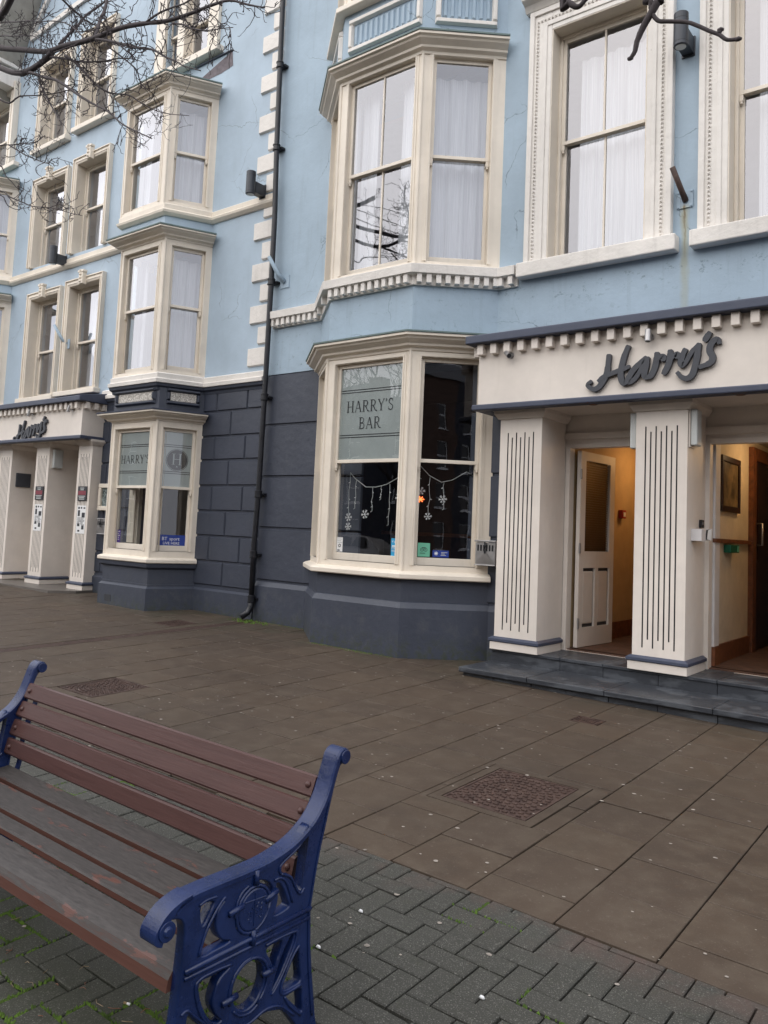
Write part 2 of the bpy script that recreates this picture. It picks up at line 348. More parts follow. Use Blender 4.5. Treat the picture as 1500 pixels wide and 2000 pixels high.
        for a, b, c, d in holes:
            q = mr or m
            s.poly([(a, o, c), (a, o, d), (a, o - depth, d), (a, o - depth, c)], q); s.poly([(b, o, c), (b, o - depth, c), (b, o - depth, d), (b, o, d)], q)
            s.poly([(a, o, c), (a, o - depth, c), (b, o - depth, c), (b, o, c)], q); s.poly([(a, o, d), (b, o, d), (b, o - depth, d), (a, o - depth, d)], q)
    def build(s, name, parent=None, smooth=False, bevel=0.):
        me = bpy.data.meshes.new(name); me.from_pydata(s.v, [], s.f); me.update()
        for m in s.mats: me.materials.append(m)
        me.polygons.foreach_set('material_index', s.mi)
        if smooth: me.polygons.foreach_set('use_smooth', [True] * len(s.f))
        o = bpy.data.objects.new(name, me); COL.objects.link(o)
        if bevel:
            b = o.modifiers.new('edge', 'BEVEL'); b.width = bevel; b.segments = 2; b.limit_method = 'ANGLE'; b.angle_limit = R_(40)
        if parent: o.parent = parent
        return o
def tag(o, label=None, cat=None, group=None, kind=None):
    if label: o['label'] = label
    if cat: o['category'] = cat
    if group: o['group'] = group
    if kind: o['kind'] = kind
    return o
def empty(name, loc=(0, 0, 0), parent=None):
    o = bpy.data.objects.new(name, None); COL.objects.link(o); o.location = loc; o.empty_display_size = .2
    if parent: o.parent = parent
    return o
def root(name, label, cat, group=None): return tag(empty(name), label, cat, group)
_old_build = MB.build
def _build(s, name, parent=None, smooth=False, bevel=0.):
    o = _old_build(s, name, None, smooth, bevel)
    if parent: adopt(o, parent)
    return o
MB.build = _build
def adopt(o, parent):
    o.parent = parent
    if parent.parent is None: o.matrix_parent_inverse = parent.matrix_basis.inverted()
    return o
def thing(name, loc, label, cat, group=None): return tag(empty(name, loc), label, cat, group)
def text_mesh(txt, size, m, parent, to_world, name='lettering', depth=.0015, align='CENTER', xs=1.):
    """flat sans lettering; to_world maps (u, z) to a point on the surface and o outward"""
    cu = bpy.data.curves.new('t', 'FONT'); cu.body = txt; cu.size = size; cu.align_x = align; cu.resolution_u = 2
    ob = bpy.data.objects.new('t', cu); COL.objects.link(ob)
    me = ob.to_mesh(); mb = MB(); k = mb.mat(m)
    vs = [v.co.copy() for v in me.vertices]; fs = [list(p.vertices) for p in me.polygons]
    mb.v = [to_world(v.x * xs, depth, v.y) for v in vs]; mb.f = fs; mb.mi = [k] * len(fs)
    ob.to_mesh_clear(); bpy.data.objects.remove(ob); bpy.data.curves.remove(cu)
    return mb.build(name, parent)
# serif capitals drawn as thick and thin strokes on a unit-height cell: (x0,z0,x1,z1,w0) ; arcs as point lists
def _arc(cx, cz, rx, rz, a0, a1, n=10): return [(cx + rx * math.cos(R_(a0 + (a1 - a0) * i / n)), cz + rz * math.sin(R_(a0 + (a1 - a0) * i / n))) for i in range(n + 1)]
SER = {
 'H': (.86, [([(.17, 0), (.17, 1)], .11), ([(.69, 0), (.69, 1)], .11), ([(.17, .5), (.69, .5)], .04), ([(.03, .015), (.31, .015)], .03), ([(.03, .985), (.31, .985)], .03), ([(.55, .015), (.83, .015)], .03), ([(.55, .985), (.83, .985)], .03)]),
 'A': (.80, [([(.09, 0), (.39, 1)], .045), ([(.40, .97), (.70, 0)], .11), ([(.2, .34), (.6, .34)], .04), ([(.0, .015), (.2, .015)], .03), ([(.57, .015), (.83, .015)], .03)]),
 'R': (.80, [([(.17, 0), (.17, 1)], .11), ([(.03, .015), (.31, .015)], .03), ([(.03, .985), (.3, .985)], .03), ([(.2, .975)] + _arc(.38, .74, .2, .235, 90, -90) + [(.2, .5)], .06), ([(.52, .64), (.58, .74), (.52, .86)], .075), ([(.36, .5), (.62, .06), (.8, .02)], .085)]),
 'Y': (.78, [([(.1, .98), (.38, .47)], .10), ([(.66, .98), (.38, .47)], .045), ([(.38, .5), (.38, 0)], .11), ([(.24, .015), (.53, .015)], .03), ([(-.02, .985), (.24, .985)], .03), ([(.55, .985), (.78, .985)], .03)]),
 "'": (.22, [([(.1, 1.0), (.12, .9), (.06, .74)], .08)]),
 'S': (.62, [(_arc(.3, .745, .19, .23, 35, 200, 10) + [(.2, .58), (.4, .44)] + _arc(.3, .26, .21, .24, 35, -150, 10), .075), ([(.50, .98), (.50, .72)], .03), ([(.07, .02), (.07, .3)], .03)]),
 'B': (.74, [([(.17, 0), (.17, 1)], .11), ([(.2, .975)] + _arc(.36, .755, .18, .22, 90, -90) + [(.2, .535)], .06), ([(.2, .5)] + _arc(.38, .265, .23, .24, 90, -90) + [(.2, .025)], .065), ([(.03, .015), (.3, .015)], .03), ([(.03, .985), (.3, .985)], .03)]),
}
def ribbon(mb, pts, w, o, m):
    pts = [Vector((a, b)) for a, b in pts]; n = len(pts); L, Rr = [], []
    for i, p in enumerate(pts):
        d = (pts[min(i + 1, n - 1)] - pts[max(i - 1, 0)]).normalized(); nn = Vector((-d.y, d.x)); ww = w[i] if isinstance(w, list) else w
        L.append(p + nn * ww / 2); Rr.append(p - nn * ww / 2)
    for i in range(n - 1): mb.poly([(Rr[i].x, o, Rr[i].y), (Rr[i + 1].x, o, Rr[i + 1].y), (L[i + 1].x, o, L[i + 1].y), (L[i].x, o, L[i].y)], m)
def serif(txt, u, z, size, tr, parent, m='printblack', xs=1., o=.003, name='lettering', sp=.06):
    mb = MB(tr); tot = sum(SER[c][0] + sp for c in txt) * size * xs; x = u - tot / 2; k = 0
    for c in txt:
        for pts, w in SER[c][1]:
            k += 1; ribbon(mb, [(x + a * size * xs, z + b * size) for a, b in pts], w * size, o + .00015 * (k % 9), m)
        x += (SER[c][0] + sp) * size * xs
    return mb.build(name, parent)

# ---------------------------------------------------------------- window builders
def sash_pair(par, tr, u0, u1, z0, z1, zm, o=-.05, mid=False, gl='glass_up', film=False, st=.042):
    """two sliding sashes in the opening; upper one in front"""
    for nm, a, b, oo, bot, top in (('upper_sash', zm - .022, z1, o, .04, .045), ('lower_sash', z0, zm + .022, o - .045, .085, .04)):
        mb = MB(tr)
        mb.box(u0, u0 + st, oo - .035, oo, a, b, 'cream'); mb.box(u1 - st, u1, oo - .035, oo, a, b, 'cream')
        mb.box(u0 + st, u1 - st, oo - .035, oo + .001, a, a + bot, 'cream'); mb.box(u0 + st, u1 - st, oo - .035, oo + .001, b - top, b, 'cream')
        if mid: c = (u0 + u1) / 2; mb.box(c - .011, c + .011, oo - .03, oo - .004, a + bot, b - top, 'cream')
        if nm == 'upper_sash':
            for q in (u0 + .02, u1 - .02): mb.box(q - .018, q + .018, oo - .034, oo - .002, a - .06, a, 'cream'); mb.box(q - .012, q + .012, oo - .032, oo - .004, a - .085, a - .06, 'cream')
        s_ = mb.build(nm, par, bevel=.004)
        g = MB(tr); g.poly([(u0 + st, oo - .018, a + bot), (u1 - st, oo - .018, a + bot), (u1 - st, oo - .018, b - top), (u0 + st, oo - .018, b - top)], gl)
        g.build('glass_pane', par)
        if film and nm == 'upper_sash':
            f = MB(tr); f.poly([(u0 + st, oo - .024, a + bot), (u1 - st, oo - .024, a + bot), (u1 - st, oo - .024, b - top), (u0 + st, oo - .024, b - top)], 'film')
            for zz in (a + bot + (b - top - a - bot) * .255, a + bot + (b - top - a - bot) * .745):
                for d in (-.014, .014): f.box(u0 + st, u1 - st, oo - .0235, oo - .0215, zz + d - .005, zz + d + .005, 'printblack')
            f.build('frosted_film', par)
def architrave_lines(mb, u0, u1, z0, z1, o, m, w=.05):
    """stepped moulding round an opening"""
    for k, (g, p) in enumerate(((.0, .008), (.028, .016))):
        a = g
        mb.box(u0 - w + a, u0 - a * .2, o, o + p, z0, z1 + w - a, m); mb.box(u1 + a * .2, u1 + w - a, o, o + p, z0, z1 + w - a, m)
        mb.box(u0 - a * .2, u1 + a * .2, o, o + p, z1 + a * .2, z1 + w - a, m)
def curtain(par, tr, u0, u1, z0, z1, o=-.3, amp=.022, freq=42, seed=0, name='net_curtain'):
    mb = MB(tr); n = max(8, int((u1 - u0) * 60)); rnd = random.Random(seed); ph = [rnd.uniform(0, 6) for _ in range(4)]
    f = lambda u, z: o + .8 * amp * (math.sin(freq * u + ph[0] + .4 * math.sin(3 * z)) + .6 * math.sin(freq * .43 * u + ph[1]) + .3 * math.sin(freq * 1.9 * u + ph[2]))
    for i in range(n):
        a = u0 + (u1 - u0) * i / n; b = u0 + (u1 - u0) * (i + 1) / n
        for z_, z2 in ((z0, (z0 + z1) / 2), ((z0 + z1) / 2, z1)): mb.poly([(a, f(a, z_), z_), (b, f(b, z_), z_), (b, f(b, z2), z2), (a, f(a, z2), z2)], 'curtain')
    return mb.build(name, par, smooth=True)
COR = lambda z, h=.165, w=.18: [(-.06, z), (.015, z), (.022, z + h * .16), (w * .38, z + h * .28), (w * .42, z + h * .42), (w * .78, z + h * .66), (w * .84, z + h * .78), (w, z + h * .84), (w, z + h), (-.06, z + h + .03)]
def bay(b, xl, xr, wl, wr, z0, z1, zo0, zo1, zm, par_mat='cream', margins=(.13, .11), cantm=(.13, .15), gl='glass_up', film=(0, 0, 0), corn=None, sill=None, curt=True, mid=False, cant_hole=True, yb=6.97, label=None):
    """canted bay: frame boards of three faces as one part; sashes, panes, cornice and sill are its sub-parts"""
    path = [(wl, 7.6), (xl, yb), (xr, yb), (wr, 7.6)]
    mb = MB(); faces = []
    for i in range(3):
        p, q = path[i], path[i + 1]; L = math.hypot(q[0] - p[0], q[1] - p[1]); tr = T(p[0], p[1], q[0] - p[0], q[1] - p[1])
        if i == 1: a, c = margins[0], L - margins[1]
        elif i == 2: a, c = cantm[0], L - cantm[1]
        else: a, c = cantm[1], L - cantm[0]
        mb.tr = tr; mb.panel(0, L, z0, z1, [(a, c, zo0, zo1)], 0, .17, 'cream'); architrave_lines(mb, a, c, zo0, zo1, .0, 'cream')
        faces.append((tr, a, c, L))
        mb.box(a - .002, c + .002, -.16, -.012, zo0 - .04, zo0, 'cream')
    mb.tr = W0
    for p in path[1:3]: mb.tube([(p[0], p[1], z0), (p[0], p[1], z1)], .017, 'cream', 8)
    o = mb.build('bay_window', b)
    if label: o['label'] = label
    for i, (tr, a, c, L) in enumerate(faces):
        sash_pair(o, tr, a, c, zo0, zo1, zm, gl=gl, film=bool(film[i]), mid=(mid and i == 1))
        if curt:
            if i == 1: curtain(o, tr, a, a + (c - a) * .24, zo0, zo1 - .02, seed=i + int(z0 * 9)); curtain(o, tr, a + (c - a) * (.62 if mid else .84), c, zo0, zo1 - .02, seed=i + 3 + int(z0 * 9))
            else: curtain(o, tr, a - .03, c + .05, zo0, zo1 - .12, seed=i + 11 + int(z0 * 9), o=-.26)
    fl = MB(); q_ = [(wl + .2, 7.9), (wl + .2, 7.62), (xl + .09, 7.10), (xr - .09, 7.10), (wr - .2, 7.62), (wr - .2, 7.9)]
    fl.poly([(x, y, zo0 - .05) for x, y in q_], 'cream'); fl.poly([(x, y, zo1 + .06) for x, y in q_], 'roomwall'); fl.build('window_seat', o)
    if corn:
        zc, h, w, topm = corn; m2 = MB(); m2.sweep(path, COR(zc, h, w), 'cream'); m2.build('cornice', o)
        m3 = MB(); m3.sweep(path, [(.0, zc + h + .004), (w + .012, zc + h + .004), (w + .014, zc + h + .022), (.0, zc + h + .052)], topm)
        m3.poly([(p[0], p[1] + .01, zc + h + .05) for p in path], topm); m3.build('lead_flashing', o)
    if sill:
        zs, h, w = sill; m2 = MB(); m2.sweep(path, [(-.05, zs), (w - .01, zs), (w, zs + .012), (w, zs + h * .62), (w - .03, zs + h * .8), (-.01, zs + h), (-.05, zs + h)], 'cream'); m2.build('sill', o, bevel=.006)
    return o, faces
def flat_window(b, x0, x1, z0, z1, aw, zm, key=False, top=None, mid=False, sill=None, nail=False, gl='glass_up', curt='sides', depth=.2, am='cream', rm='cream', proud=.07, seed=0, label=None):
    """sash window in the flat wall; x0..x1, z0..z1 is the opening; aw the architrave width"""
    mb = MB(FA); o0 = -.0
    for a, c in ((x0 - aw, x0), (x1, x1 + aw)): mb.box(a, c, -.02, proud, z0, z1 + aw, am)
    mb.box(x0, x1, -.02, proud, z1, z1 + aw, am)
    for a, c, s_ in ((x0 - aw, x0, 1), (x1, x1 + aw, -1)):
        e = a if s_ == 1 else c
        mb.box(e, e + s_ * aw * .22, proud, proud + .022, z0, z1 + aw, am); mb.box(e + s_ * aw * .62, e + s_ * aw * .8, proud, proud + .012, z0, z1 + aw * .38, am)
    mb.box(x0 - aw * .78, x1 + aw * .78, proud, proud + .022, z1 + aw * .78, z1 + aw, am); mb.box(x0 - aw * .2, x1 + aw * .2, proud, proud + .012, z1 + aw * .2, z1 + aw * .38, am)
    # reveal lining and box frame
    for a, c in ((x0, x0 + .012), (x1 - .012, x1)): mb.box(a, c, -depth - .06, proud - .004, z0, z1, rm)
    mb.box(x0 + .012, x1 - .012, -depth - .06, proud - .004, z1 - .012, z1, rm)
    fw = .034
    for a, c in ((x0 + .012, x0 + .012 + fw), (x1 - .012 - fw, x1 - .012)): mb.box(a, c, -depth - .05, -depth + .045, z0, z1 - .012, 'cream')
    mb.box(x0 + .012 + fw, x1 - .012 - fw, -depth - .05, -depth + .045, z1 - .012 - fw, z1 - .012, 'cream')
    o = mb.build('sash_window', b, bevel=.006)
    if label: o['label'] = label
    sash_pair(o, FA, x0 + .044, x1 - .044, z0 + .03, z1 - .046, zm, o=-depth + .02, mid=mid, gl=gl)
    if sill:
        sz0, sz1, sp, so_ = sill; s_ = MB(FA); s_.box(x0 - aw - sp, x1 + aw + sp, -depth, so_, sz0, sz1, am); s_.build('sill', o, bevel=.012)
    if key:
        kx = (x0 + x1) / 2; k = MB(FA); k.pillow(kx - .075, kx + .075, z1 - .05, z1 + aw + .09, proud, proud + .075, .012, am); k.box(kx - .09, kx + .09, proud, proud + .085, z1 + aw + .06, z1 + aw + .1, am)
        for q in range(4): k.pillow(kx - .03, kx + .03, z1 - .02 + q * .065, z1 + .025 + q * .065, proud + .07, proud + .1, .012, am)
        k.build('keystone', o, bevel=.005)
    if nail:
        n = MB(FA); s0 = .042
        def pyr(u, z): n.pillow(u - .017, u + .017, z - .017, z + .017, proud, proud + .022, .0155, am)
        z = z0 + .03
        while z < z1 + aw * .5: pyr(x0 - aw * .62, z); pyr(x1 + aw * .62, z); z += s0
        u = x0 - aw * .62 + s0
        while u < x1 + aw * .6: pyr(u, z1 + aw * .5); u += s0
        tag(n.build('nailhead_moulding', o), kind='stuff')
    if curt == 'sides':
        w = x1 - x0; curtain(o, FA, x0 + .05, x0 + w * .34, z0, z1, o=-depth - .22, seed=seed); curtain(o, FA, x1 - w * .42, x1 - .05, z0, z1, o=-depth - .22, seed=seed + 5)
    elif curt == 'full':
        curtain(o, FA, x0 + .18, x1 - .03, z0, z1 - .22, o=-depth - .2, seed=seed)
    return o
def rep(src, name, parent, mat):
    c = src.copy(); COL.objects.link(c); c.parent = parent; c.matrix_world = mat; return c

# ---------------------------------------------------------------- pavement
GX, GY = -.015, .025
gz = lambda x, y: GX * x + GY * y
GROT = (math.atan(GY), math.atan(-GX), 0)
mb = MB(); mb.poly([(-120, -90, gz(-120, -90) * .2 - .9), (80, -90, gz(80, -90) * .2 - .9), (80, 60, -.9), (-120, 60, -.9)], 'asphalt')
tag(mb.build('ground'), kind='structure')
mb = MB(); mb.poly([(-26, -6, gz(-26, -6) - .016), (8, -6, gz(8, -6) - .016), (8, 8.2, gz(8, 8.2) - .016), (-26, 8.2, gz(-26, 8.2) - .016)], 'joint')
mb.box(-26, 8, -6.12, -6, -.9, gz(0, -6) - .02, 'asphalt'); tag(mb.build('paving_bed'), kind='structure')
def cam_px(x, y, z):
    d = Vector((x, y, z - 1.6)); w = d.dot(FW)
    if w <= .1: return None
    return 750 + 1554.85 * d.dot(RT) / w, 915.3 - 1554.85 * d.dot(UP) / w, w
def inview(x, y, z, m=60):
    p = cam_px(x, y, z); return p is not None and -m < p[0] < 1500 + m and -m < p[1] < 2000 + m
def chamfer_tile(w, l, g, h, c, m, name):
    mb = MB(); x0, x1, y0, y1 = g / 2, w - g / 2, g / 2, l - g / 2
    B = [(x0, y0, -h), (x1, y0, -h), (x1, y1, -h), (x0, y1, -h)]; Md = [(x0, y0, -c), (x1, y0, -c), (x1, y1, -c), (x0, y1, -c)]; Tp = [(x0 + c, y0 + c, 0), (x1 - c, y0 + c, 0), (x1 - c, y1 - c, 0), (x0 + c, y1 - c, 0)]
    mb.v = B + Md + Tp; k = mb.mat(m)
    for q in range(4): r = (q + 1) % 4; mb.f += [[q, r, 4 + r, 4 + q], [4 + q, 4 + r, 8 + r, 8 + q]]
    mb.f.append([8, 9, 10, 11]); mb.mi = [k] * len(mb.f)
    me = bpy.data.meshes.new(name); me.from_pydata(mb.v, [], mb.f); me.materials.append(M[m]); return me
def scatter_tiles(holder, name, items, meshes, stuff_name, jit=.0012, tilt=.004):
    """items: (x, y, w, l, key) in the sloped plane's own coordinates; the 300 that show largest become objects"""
    vis = []
    for it in items:
        x, y, w, l, k = it; cx, cy = x + w / 2, y + l / 2; p = cam_px(cx, cy, gz(cx, cy)); v = inview(cx, cy, gz(cx, cy), 40)
        vis.append(((0 if v else 1), (p[2] if p else 99), it))
    vis.sort(key=lambda a: (a[0], a[1]))
    proto = {}
    sm = MB(); rnd = random.Random(3)
    for i, (nv, dist, (x, y, w, l, k)) in enumerate(vis):
        rx, ry, dz = rnd.gauss(0, tilt), rnd.gauss(0, tilt), rnd.gauss(0, jit)
        if i < 300 and not nv:
            o = bpy.data.objects.new(name, meshes[k]) ; COL.objects.link(o); o.parent = holder
            o.location = (x, y, dz); o.rotation_euler = (rx, ry, 0)
        else:
            me = meshes[k]; b0 = len(sm.v); mk = sm.mat(me.materials[0]); mt = Matrix.Translation((x, y, dz)) @ Matrix.Rotation(rx, 4, 'X') @ Matrix.Rotation(ry, 4, 'Y')
            sm.v += [tuple(mt @ v.co) for v in me.vertices]
            for p_ in me.polygons: sm.f.append([b0 + q for q in p_.vertices]); sm.mi.append(mk)
    if sm.v:
        me = bpy.data.meshes.new(stuff_name); me.from_pydata(sm.v, [], sm.f)
        for m_ in sm.mats: me.materials.append(m_)
        o = bpy.data.objects.new(stuff_name, me); COL.objects.link(o); o.parent = holder; tag(o, kind='stuff')
pav = tag(empty('pavement'), kind='structure'); pav.rotation_euler = GROT
SW, X0, YB = .4035, -1.0215, 3.01
def covered(x, y, w, l):
    for a, b, c, d in ((-2.585, -1.935, 3.80, 4.585), (-2.725, -2.498, 5.94, 6.14), (-6.25, -5.75, 3.69, 4.245), (-8.695, -8.305, 6.38, 6.81), (-8.13, -7.95, 3.2, 7.5)):
        if x < b and x + w > a and y < d and y + l > c: return (a, b, c, d)
    return None
items = []; meshes = {}
for i in range(-42, 14):
    x = X0 + i * SW; off = (0 if i % 2 == 0 else .5) * SW; yy = 3.2215 + off - 2 * SW
    rows = []
    while yy < 7.7:
        a, b = max(yy, YB), min(yy + SW, 7.7)
        if b - a > .03: rows.append((a, b))
        yy += SW
    for a, b in rows:
        parts = [(x, a, SW, b - a)]; c = covered(x, a, SW, b - a)
        if c:   # cut the slab round the cover
            x_, w_ = x, SW; out = []
            ca, cb, cc, cd = c
            if a < cc: out.append((x, a, SW, cc - a))
            if b > cd: out.append((x, cd, SW, b - cd))
            m0, m1 = max(a, cc), min(b, cd)
            if x < ca: out.append((x, m0, ca - x, m1 - m0))
            if x + SW > cb: out.append((cb, m0, x + SW - cb, m1 - m0))
            parts = [p for p in out if p[2] > .02 and p[3] > .02]
        for (px_, py_, pw, pl) in parts:
            k = (round(pw, 3), round(pl, 3))
            if k not in meshes: meshes[k] = chamfer_tile(pw, pl, .007, .03, .0025, 'slab', 'slab')
            items.append((px_, py_, pw, pl, k))
scatter_tiles(pav, 'slab', items, meshes, 'far_slabs', .0009, .0025)
blk = tag(empty('block_paving'), kind='structure'); blk.rotation_euler = GROT
U_ = .1022; items = []; meshes = {'h': chamfer_tile(2 * U_, U_, .0065, .03, .004, 'paver', 'paving_block'), 'v': chamfer_tile(U_, 2 * U_, .0065, .03, .004, 'paver', 'paving_block')}
for i in range(-150, 45):
    for j in range(-60, 5):
        x, y = -2.31 + i * U_, 2.67 + j * U_
        if y < -.8 and not (-60 < i < 30): continue
        if y < -.8: continue
        k = (i - j) % 4
        if k == 0:
            w, l = 2 * U_, U_
        elif k == 3: w, l = U_, 2 * U_
        else: continue
        if y >= YB - .02: continue
        l2 = min(l, YB - y)
        key = 'h' if k == 0 else 'v'
        if l2 < l - 1e-4:
            key = (key, round(l2, 3))
            if key not in meshes: meshes[key] = chamfer_tile(w, l2, .0065, .03, .004, 'paver', 'paving_block')
        items.append((x, y, w, l2, key))
scatter_tiles(blk, 'paving_block', items, meshes, 'far_paving_blocks', .0011, .008)
# moss in the joints
mb = MB(); k = mb.mat('moss'); rnd = random.Random(5)
def blob(x, y, z, r, h):
    b0 = len(mb.v); n = 5; a0 = rnd.uniform(0, 6)
    for q in range(n): mb.v.append((x + r * math.cos(a0 + q * 1.257) * rnd.uniform(.7, 1.2), y + r * math.sin(a0 + q * 1.257) * rnd.uniform(.7, 1.2), z - .004))
    mb.v.append((x + rnd.uniform(-r, r) * .3, y + rnd.uniform(-r, r) * .3, z + h))
    for q in range(n): mb.f.append([b0 + q, b0 + (q + 1) % n, b0 + n]); mb.mi.append(k)
for (x, y, w, l, kk) in items:
    if not (-4.2 < x < -.6 and .2 < y < 2.9) or not inview(x, y, 0, 80): continue
    for (ax, ay, bx, by) in ((x, y, x + w, y), (x, y, x, y + l)):
        mx, my = (ax + bx) / 2, (ay + by) / 2
        d = noise.noise((mx * 2.1, my * 2.1, 3.1)) + .5 * noise.noise((mx * 6, my * 6, 1.7)); near = max(0, min(1, (1.95 - my) / .7))
        p = d + near * .95 + .02 - (.35 if my > 2.3 else 0)
        if p < .06: continue
        n = int(34 * min(1, p * 2.3) * math.hypot(bx - ax, by - ay) / .1)
        for q in range(n):
            t_ = rnd.random(); xx = ax + (bx - ax) * t_ + rnd.gauss(0, .0028 + .003 * near * p); yy = ay + (by - ay) * t_ + rnd.gauss(0, .0028 + .003 * near * p)
            blob(xx, yy, gz(xx, yy) - .001, rnd.uniform(.0028, .0075), rnd.uniform(.003, .009))
for q in range(110):   # the weeds at the foot of the downpipe and along the walls
    xx = -8.0 + rnd.gauss(0, .16); yy = 7.36 + rnd.uniform(-.05, .16); blob(xx, yy, gz(xx, yy), rnd.uniform(.006, .016), rnd.uniform(.01, .03))
for q in range(420):
    t_ = rnd.random(); xx = -7.9 + 1.4 * t_; yy = 7.55 - rnd.random() ** 2 * .08; blob(xx, yy, gz(xx, yy), rnd.uniform(.003, .009), rnd.uniform(.003, .01))
for q in range(420):
    t_ = rnd.random(); xx = -6.4 + 1.2 * t_; yy = 6.92 - rnd.random() ** 2 * .07; blob(xx, yy, gz(xx, yy), rnd.uniform(.003, .008), rnd.uniform(.002, .007))
o = mb.build('moss', smooth=True); tag(o, 'green moss growing in the joints of the block paving', 'moss', kind='stuff')
# trodden chewing gum
mb = MB(); k = mb.mat('gum'); n_ = 0
while n_ < 1150:
    x = rnd.uniform(-13, -.4); y = rnd.choice((rnd.uniform(3.0, 7.4), rnd.uniform(3.0, 7.4), rnd.uniform(3.0, 7.4), rnd.uniform(.6, 3.0)))
    if noise.noise((x * .7, y * .7, 0)) < rnd.uniform(-.8, .2): continue
    n_ += 1; r = rnd.choice((.004, .005, .007, .008, .010, .013)); z = gz(x, y) + .0018; b0 = len(mb.v); m_ = 9; a0 = rnd.uniform(0, 6); el = rnd.uniform(.6, 1)
    for q in range(m_):
        a = 2 * math.pi * q / m_; mb.v.append((x + r * math.cos(a + a0) * rnd.uniform(.8, 1.1), y + r * el * math.sin(a + a0) * rnd.uniform(.8, 1.1), z))
    mb.v.append((x, y, z + .0012))
    for q in range(m_): mb.f.append([b0 + q, b0 + (q + 1) % m_, b0 + m_]); mb.mi.append(k)
tag(mb.build('chewing_gum'), 'pale flattened chewing gum spots on the brown slabs', 'chewing gum', kind='stuff')

# covers in the pavement
def cover(name, x0, x1, y0, y1, fr, label, ring=True, dens=.042):
    t_ = thing(name, ((x0 + x1) / 2, (y0 + y1) / 2, gz((x0 + x1) / 2, (y0 + y1) / 2)), label, 'manhole cover' if ring else 'drain cover')
    S = lambda x, y, z: (x, y, gz(x, y) + z)
    m_ = MB(S)
    for a, b, c, d in ((x0, x0 + fr, y0, y1), (x1 - fr, x1, y0, y1), (x0 + fr, x1 - fr, y0, y0 + fr), (x0 + fr, x1 - fr, y1 - fr, y1)): m_.box(a, b, c, d, -.03, .0, 'slab' if fr > .04 else 'rust')
    m_.build('frame', t_)
    m_ = MB(S); g = .008; a, b, c, d = x0 + fr + g, x1 - fr - g, y0 + fr + g, y1 - fr - g; m_.box(a, b, c, d, -.03, -.006, 'rust')
    for q in ((a, b, c, c + .012), (a, b, d - .012, d), (a, a + .012, c + .012, d - .012), (b - .012, b, c + .012, d - .012)): m_.box(*q, -.006, -.001, 'rust')
    lid = m_.build('lid', t_)
    st = MB(S); cx, cy = (a + b) / 2, (c + d) / 2; R0 = min(b - a, d - c) / 2
    if ring:
        r = dens
        while r < R0 * 1.38:
            n = max(6, int(2 * math.pi * r / dens))
            for q in range(n):
                an = 2 * math.pi * (q + (.5 if int(r / dens) % 2 else 0)) / n; px_, py_ = cx + r * math.cos(an), cy + r * math.sin(an)
                if not (a + .02 < px_ < b - .02 and c + .02 < py_ < d - .02): continue
                s0 = dens * rnd.uniform(.27, .33); st.box(px_ - s0, px_ + s0, py_ - s0 * .75, py_ + s0 * .75, -.006, .001, 'rust')
            r += dens * 1.05
    else:
        u = a + .03
        while u < b - .02:
            v = c + .03
            while v < d - .02: st.box(u - .009, u + .009, v - .006, v + .006, -.006, -.001, 'rust'); v += .026
            u += .03
    tag(st.build('tread_studs', lid), kind='stuff')
    return t_
cover('manhole_cover', -2.58, -1.94, 3.805, 4.58, .055, 'square rusty manhole cover with raised studs in the brown slabs, nearest the bench', True)
cover('manhole_cover', -6.245, -5.755, 3.695, 4.24, .012, 'rusty manhole cover seen just above the top slat of the bench', True, .036)
cover('drain_cover', -2.72, -2.503, 5.945, 6.135, .008, 'small brown drain cover in front of the slate steps', False)
cover('drain_cover', -8.69, -8.31, 6.385, 6.805, .008, 'dark rectangular drain cover below the wall left of the downpipe', False)
t_ = thing('drainage_channel', (-8.04, 5.3, gz(-8, 5.3)), 'long ribbed drainage channel crossing the slabs to the downpipe', 'drain channel')
S = lambda x, y, z: (x, y, gz(x, y) + z)
m_ = MB(S)
for q in range(5): m_.box(-8.122 + q * .034, -8.098 + q * .034, 3.2, 7.42, -.02, -.002, 'rust')
m_.build('rib', t_)
m_ = MB(S); m_.box(-8.128, -7.952, 3.2, 7.42, -.03, -.012, 'rust'); m_.build('tray', t_)
# ================================================================ RIGHT BUILDING
RB = thing('hotel_building', (-3, 7.6, 0), 'pale blue hotel with an open two-door porch, right of the black downpipe', 'building')
hR = [(-3.85, -2.79, 4.56, 7.15), (-2.01, -.95, 4.56, 7.15), (-.17, .89, 4.56, 7.15), (-6.95, -4.6, 4.62, 7.0), (-6.95, -4.6, 8.1, 9.9)]
w = MB(FA); w.panel(-8.10, 3, 3.686, 10.6, hR, 0, .3, 'blue'); w.build('wall', RB)
w = MB(FA); w.panel(-8.10, -3.9, -.2, 3.686, [(-6.95, -4.6, 1.22, 3.55)], -.012, .29, 'dark'); w.build('lower_wall', RB); w = MB(FA); w.panel(-.7, 3, -.2, 3.686, [], -.012, .29, 'dark'); w.build('lower_wall', RB)
# plain courses left of the bay (deep horizontal joints)
zs = [.855, 1.566, 2.264, 2.975, 3.683]
for a, b in zip(zs[:-1], zs[1:]):
    m_ = MB(FA); m_.pillow(-8.095, -6.3, a + .012, b - .010, -.014, .012, .012, 'dark'); m_.build('stone_block', RB)
    m_ = MB(FA); m_.pillow(-4.75, -4.02, a + .012, b - .010, -.014, .012, .012, 'dark'); m_.build('stone_block', RB)
m_ = MB(); m_.sweep([(-8.09, 7.6), (-7.12, 7.6), (-6.41, 6.97), (-5.165, 6.97), (-4.44, 7.6), (-4.02, 7.6)], [(-.02, -.1), (.045, -.1), (.045, .78), (.012, .84), (-.02, .85)], 'dark'); m_.build('plinth', RB)
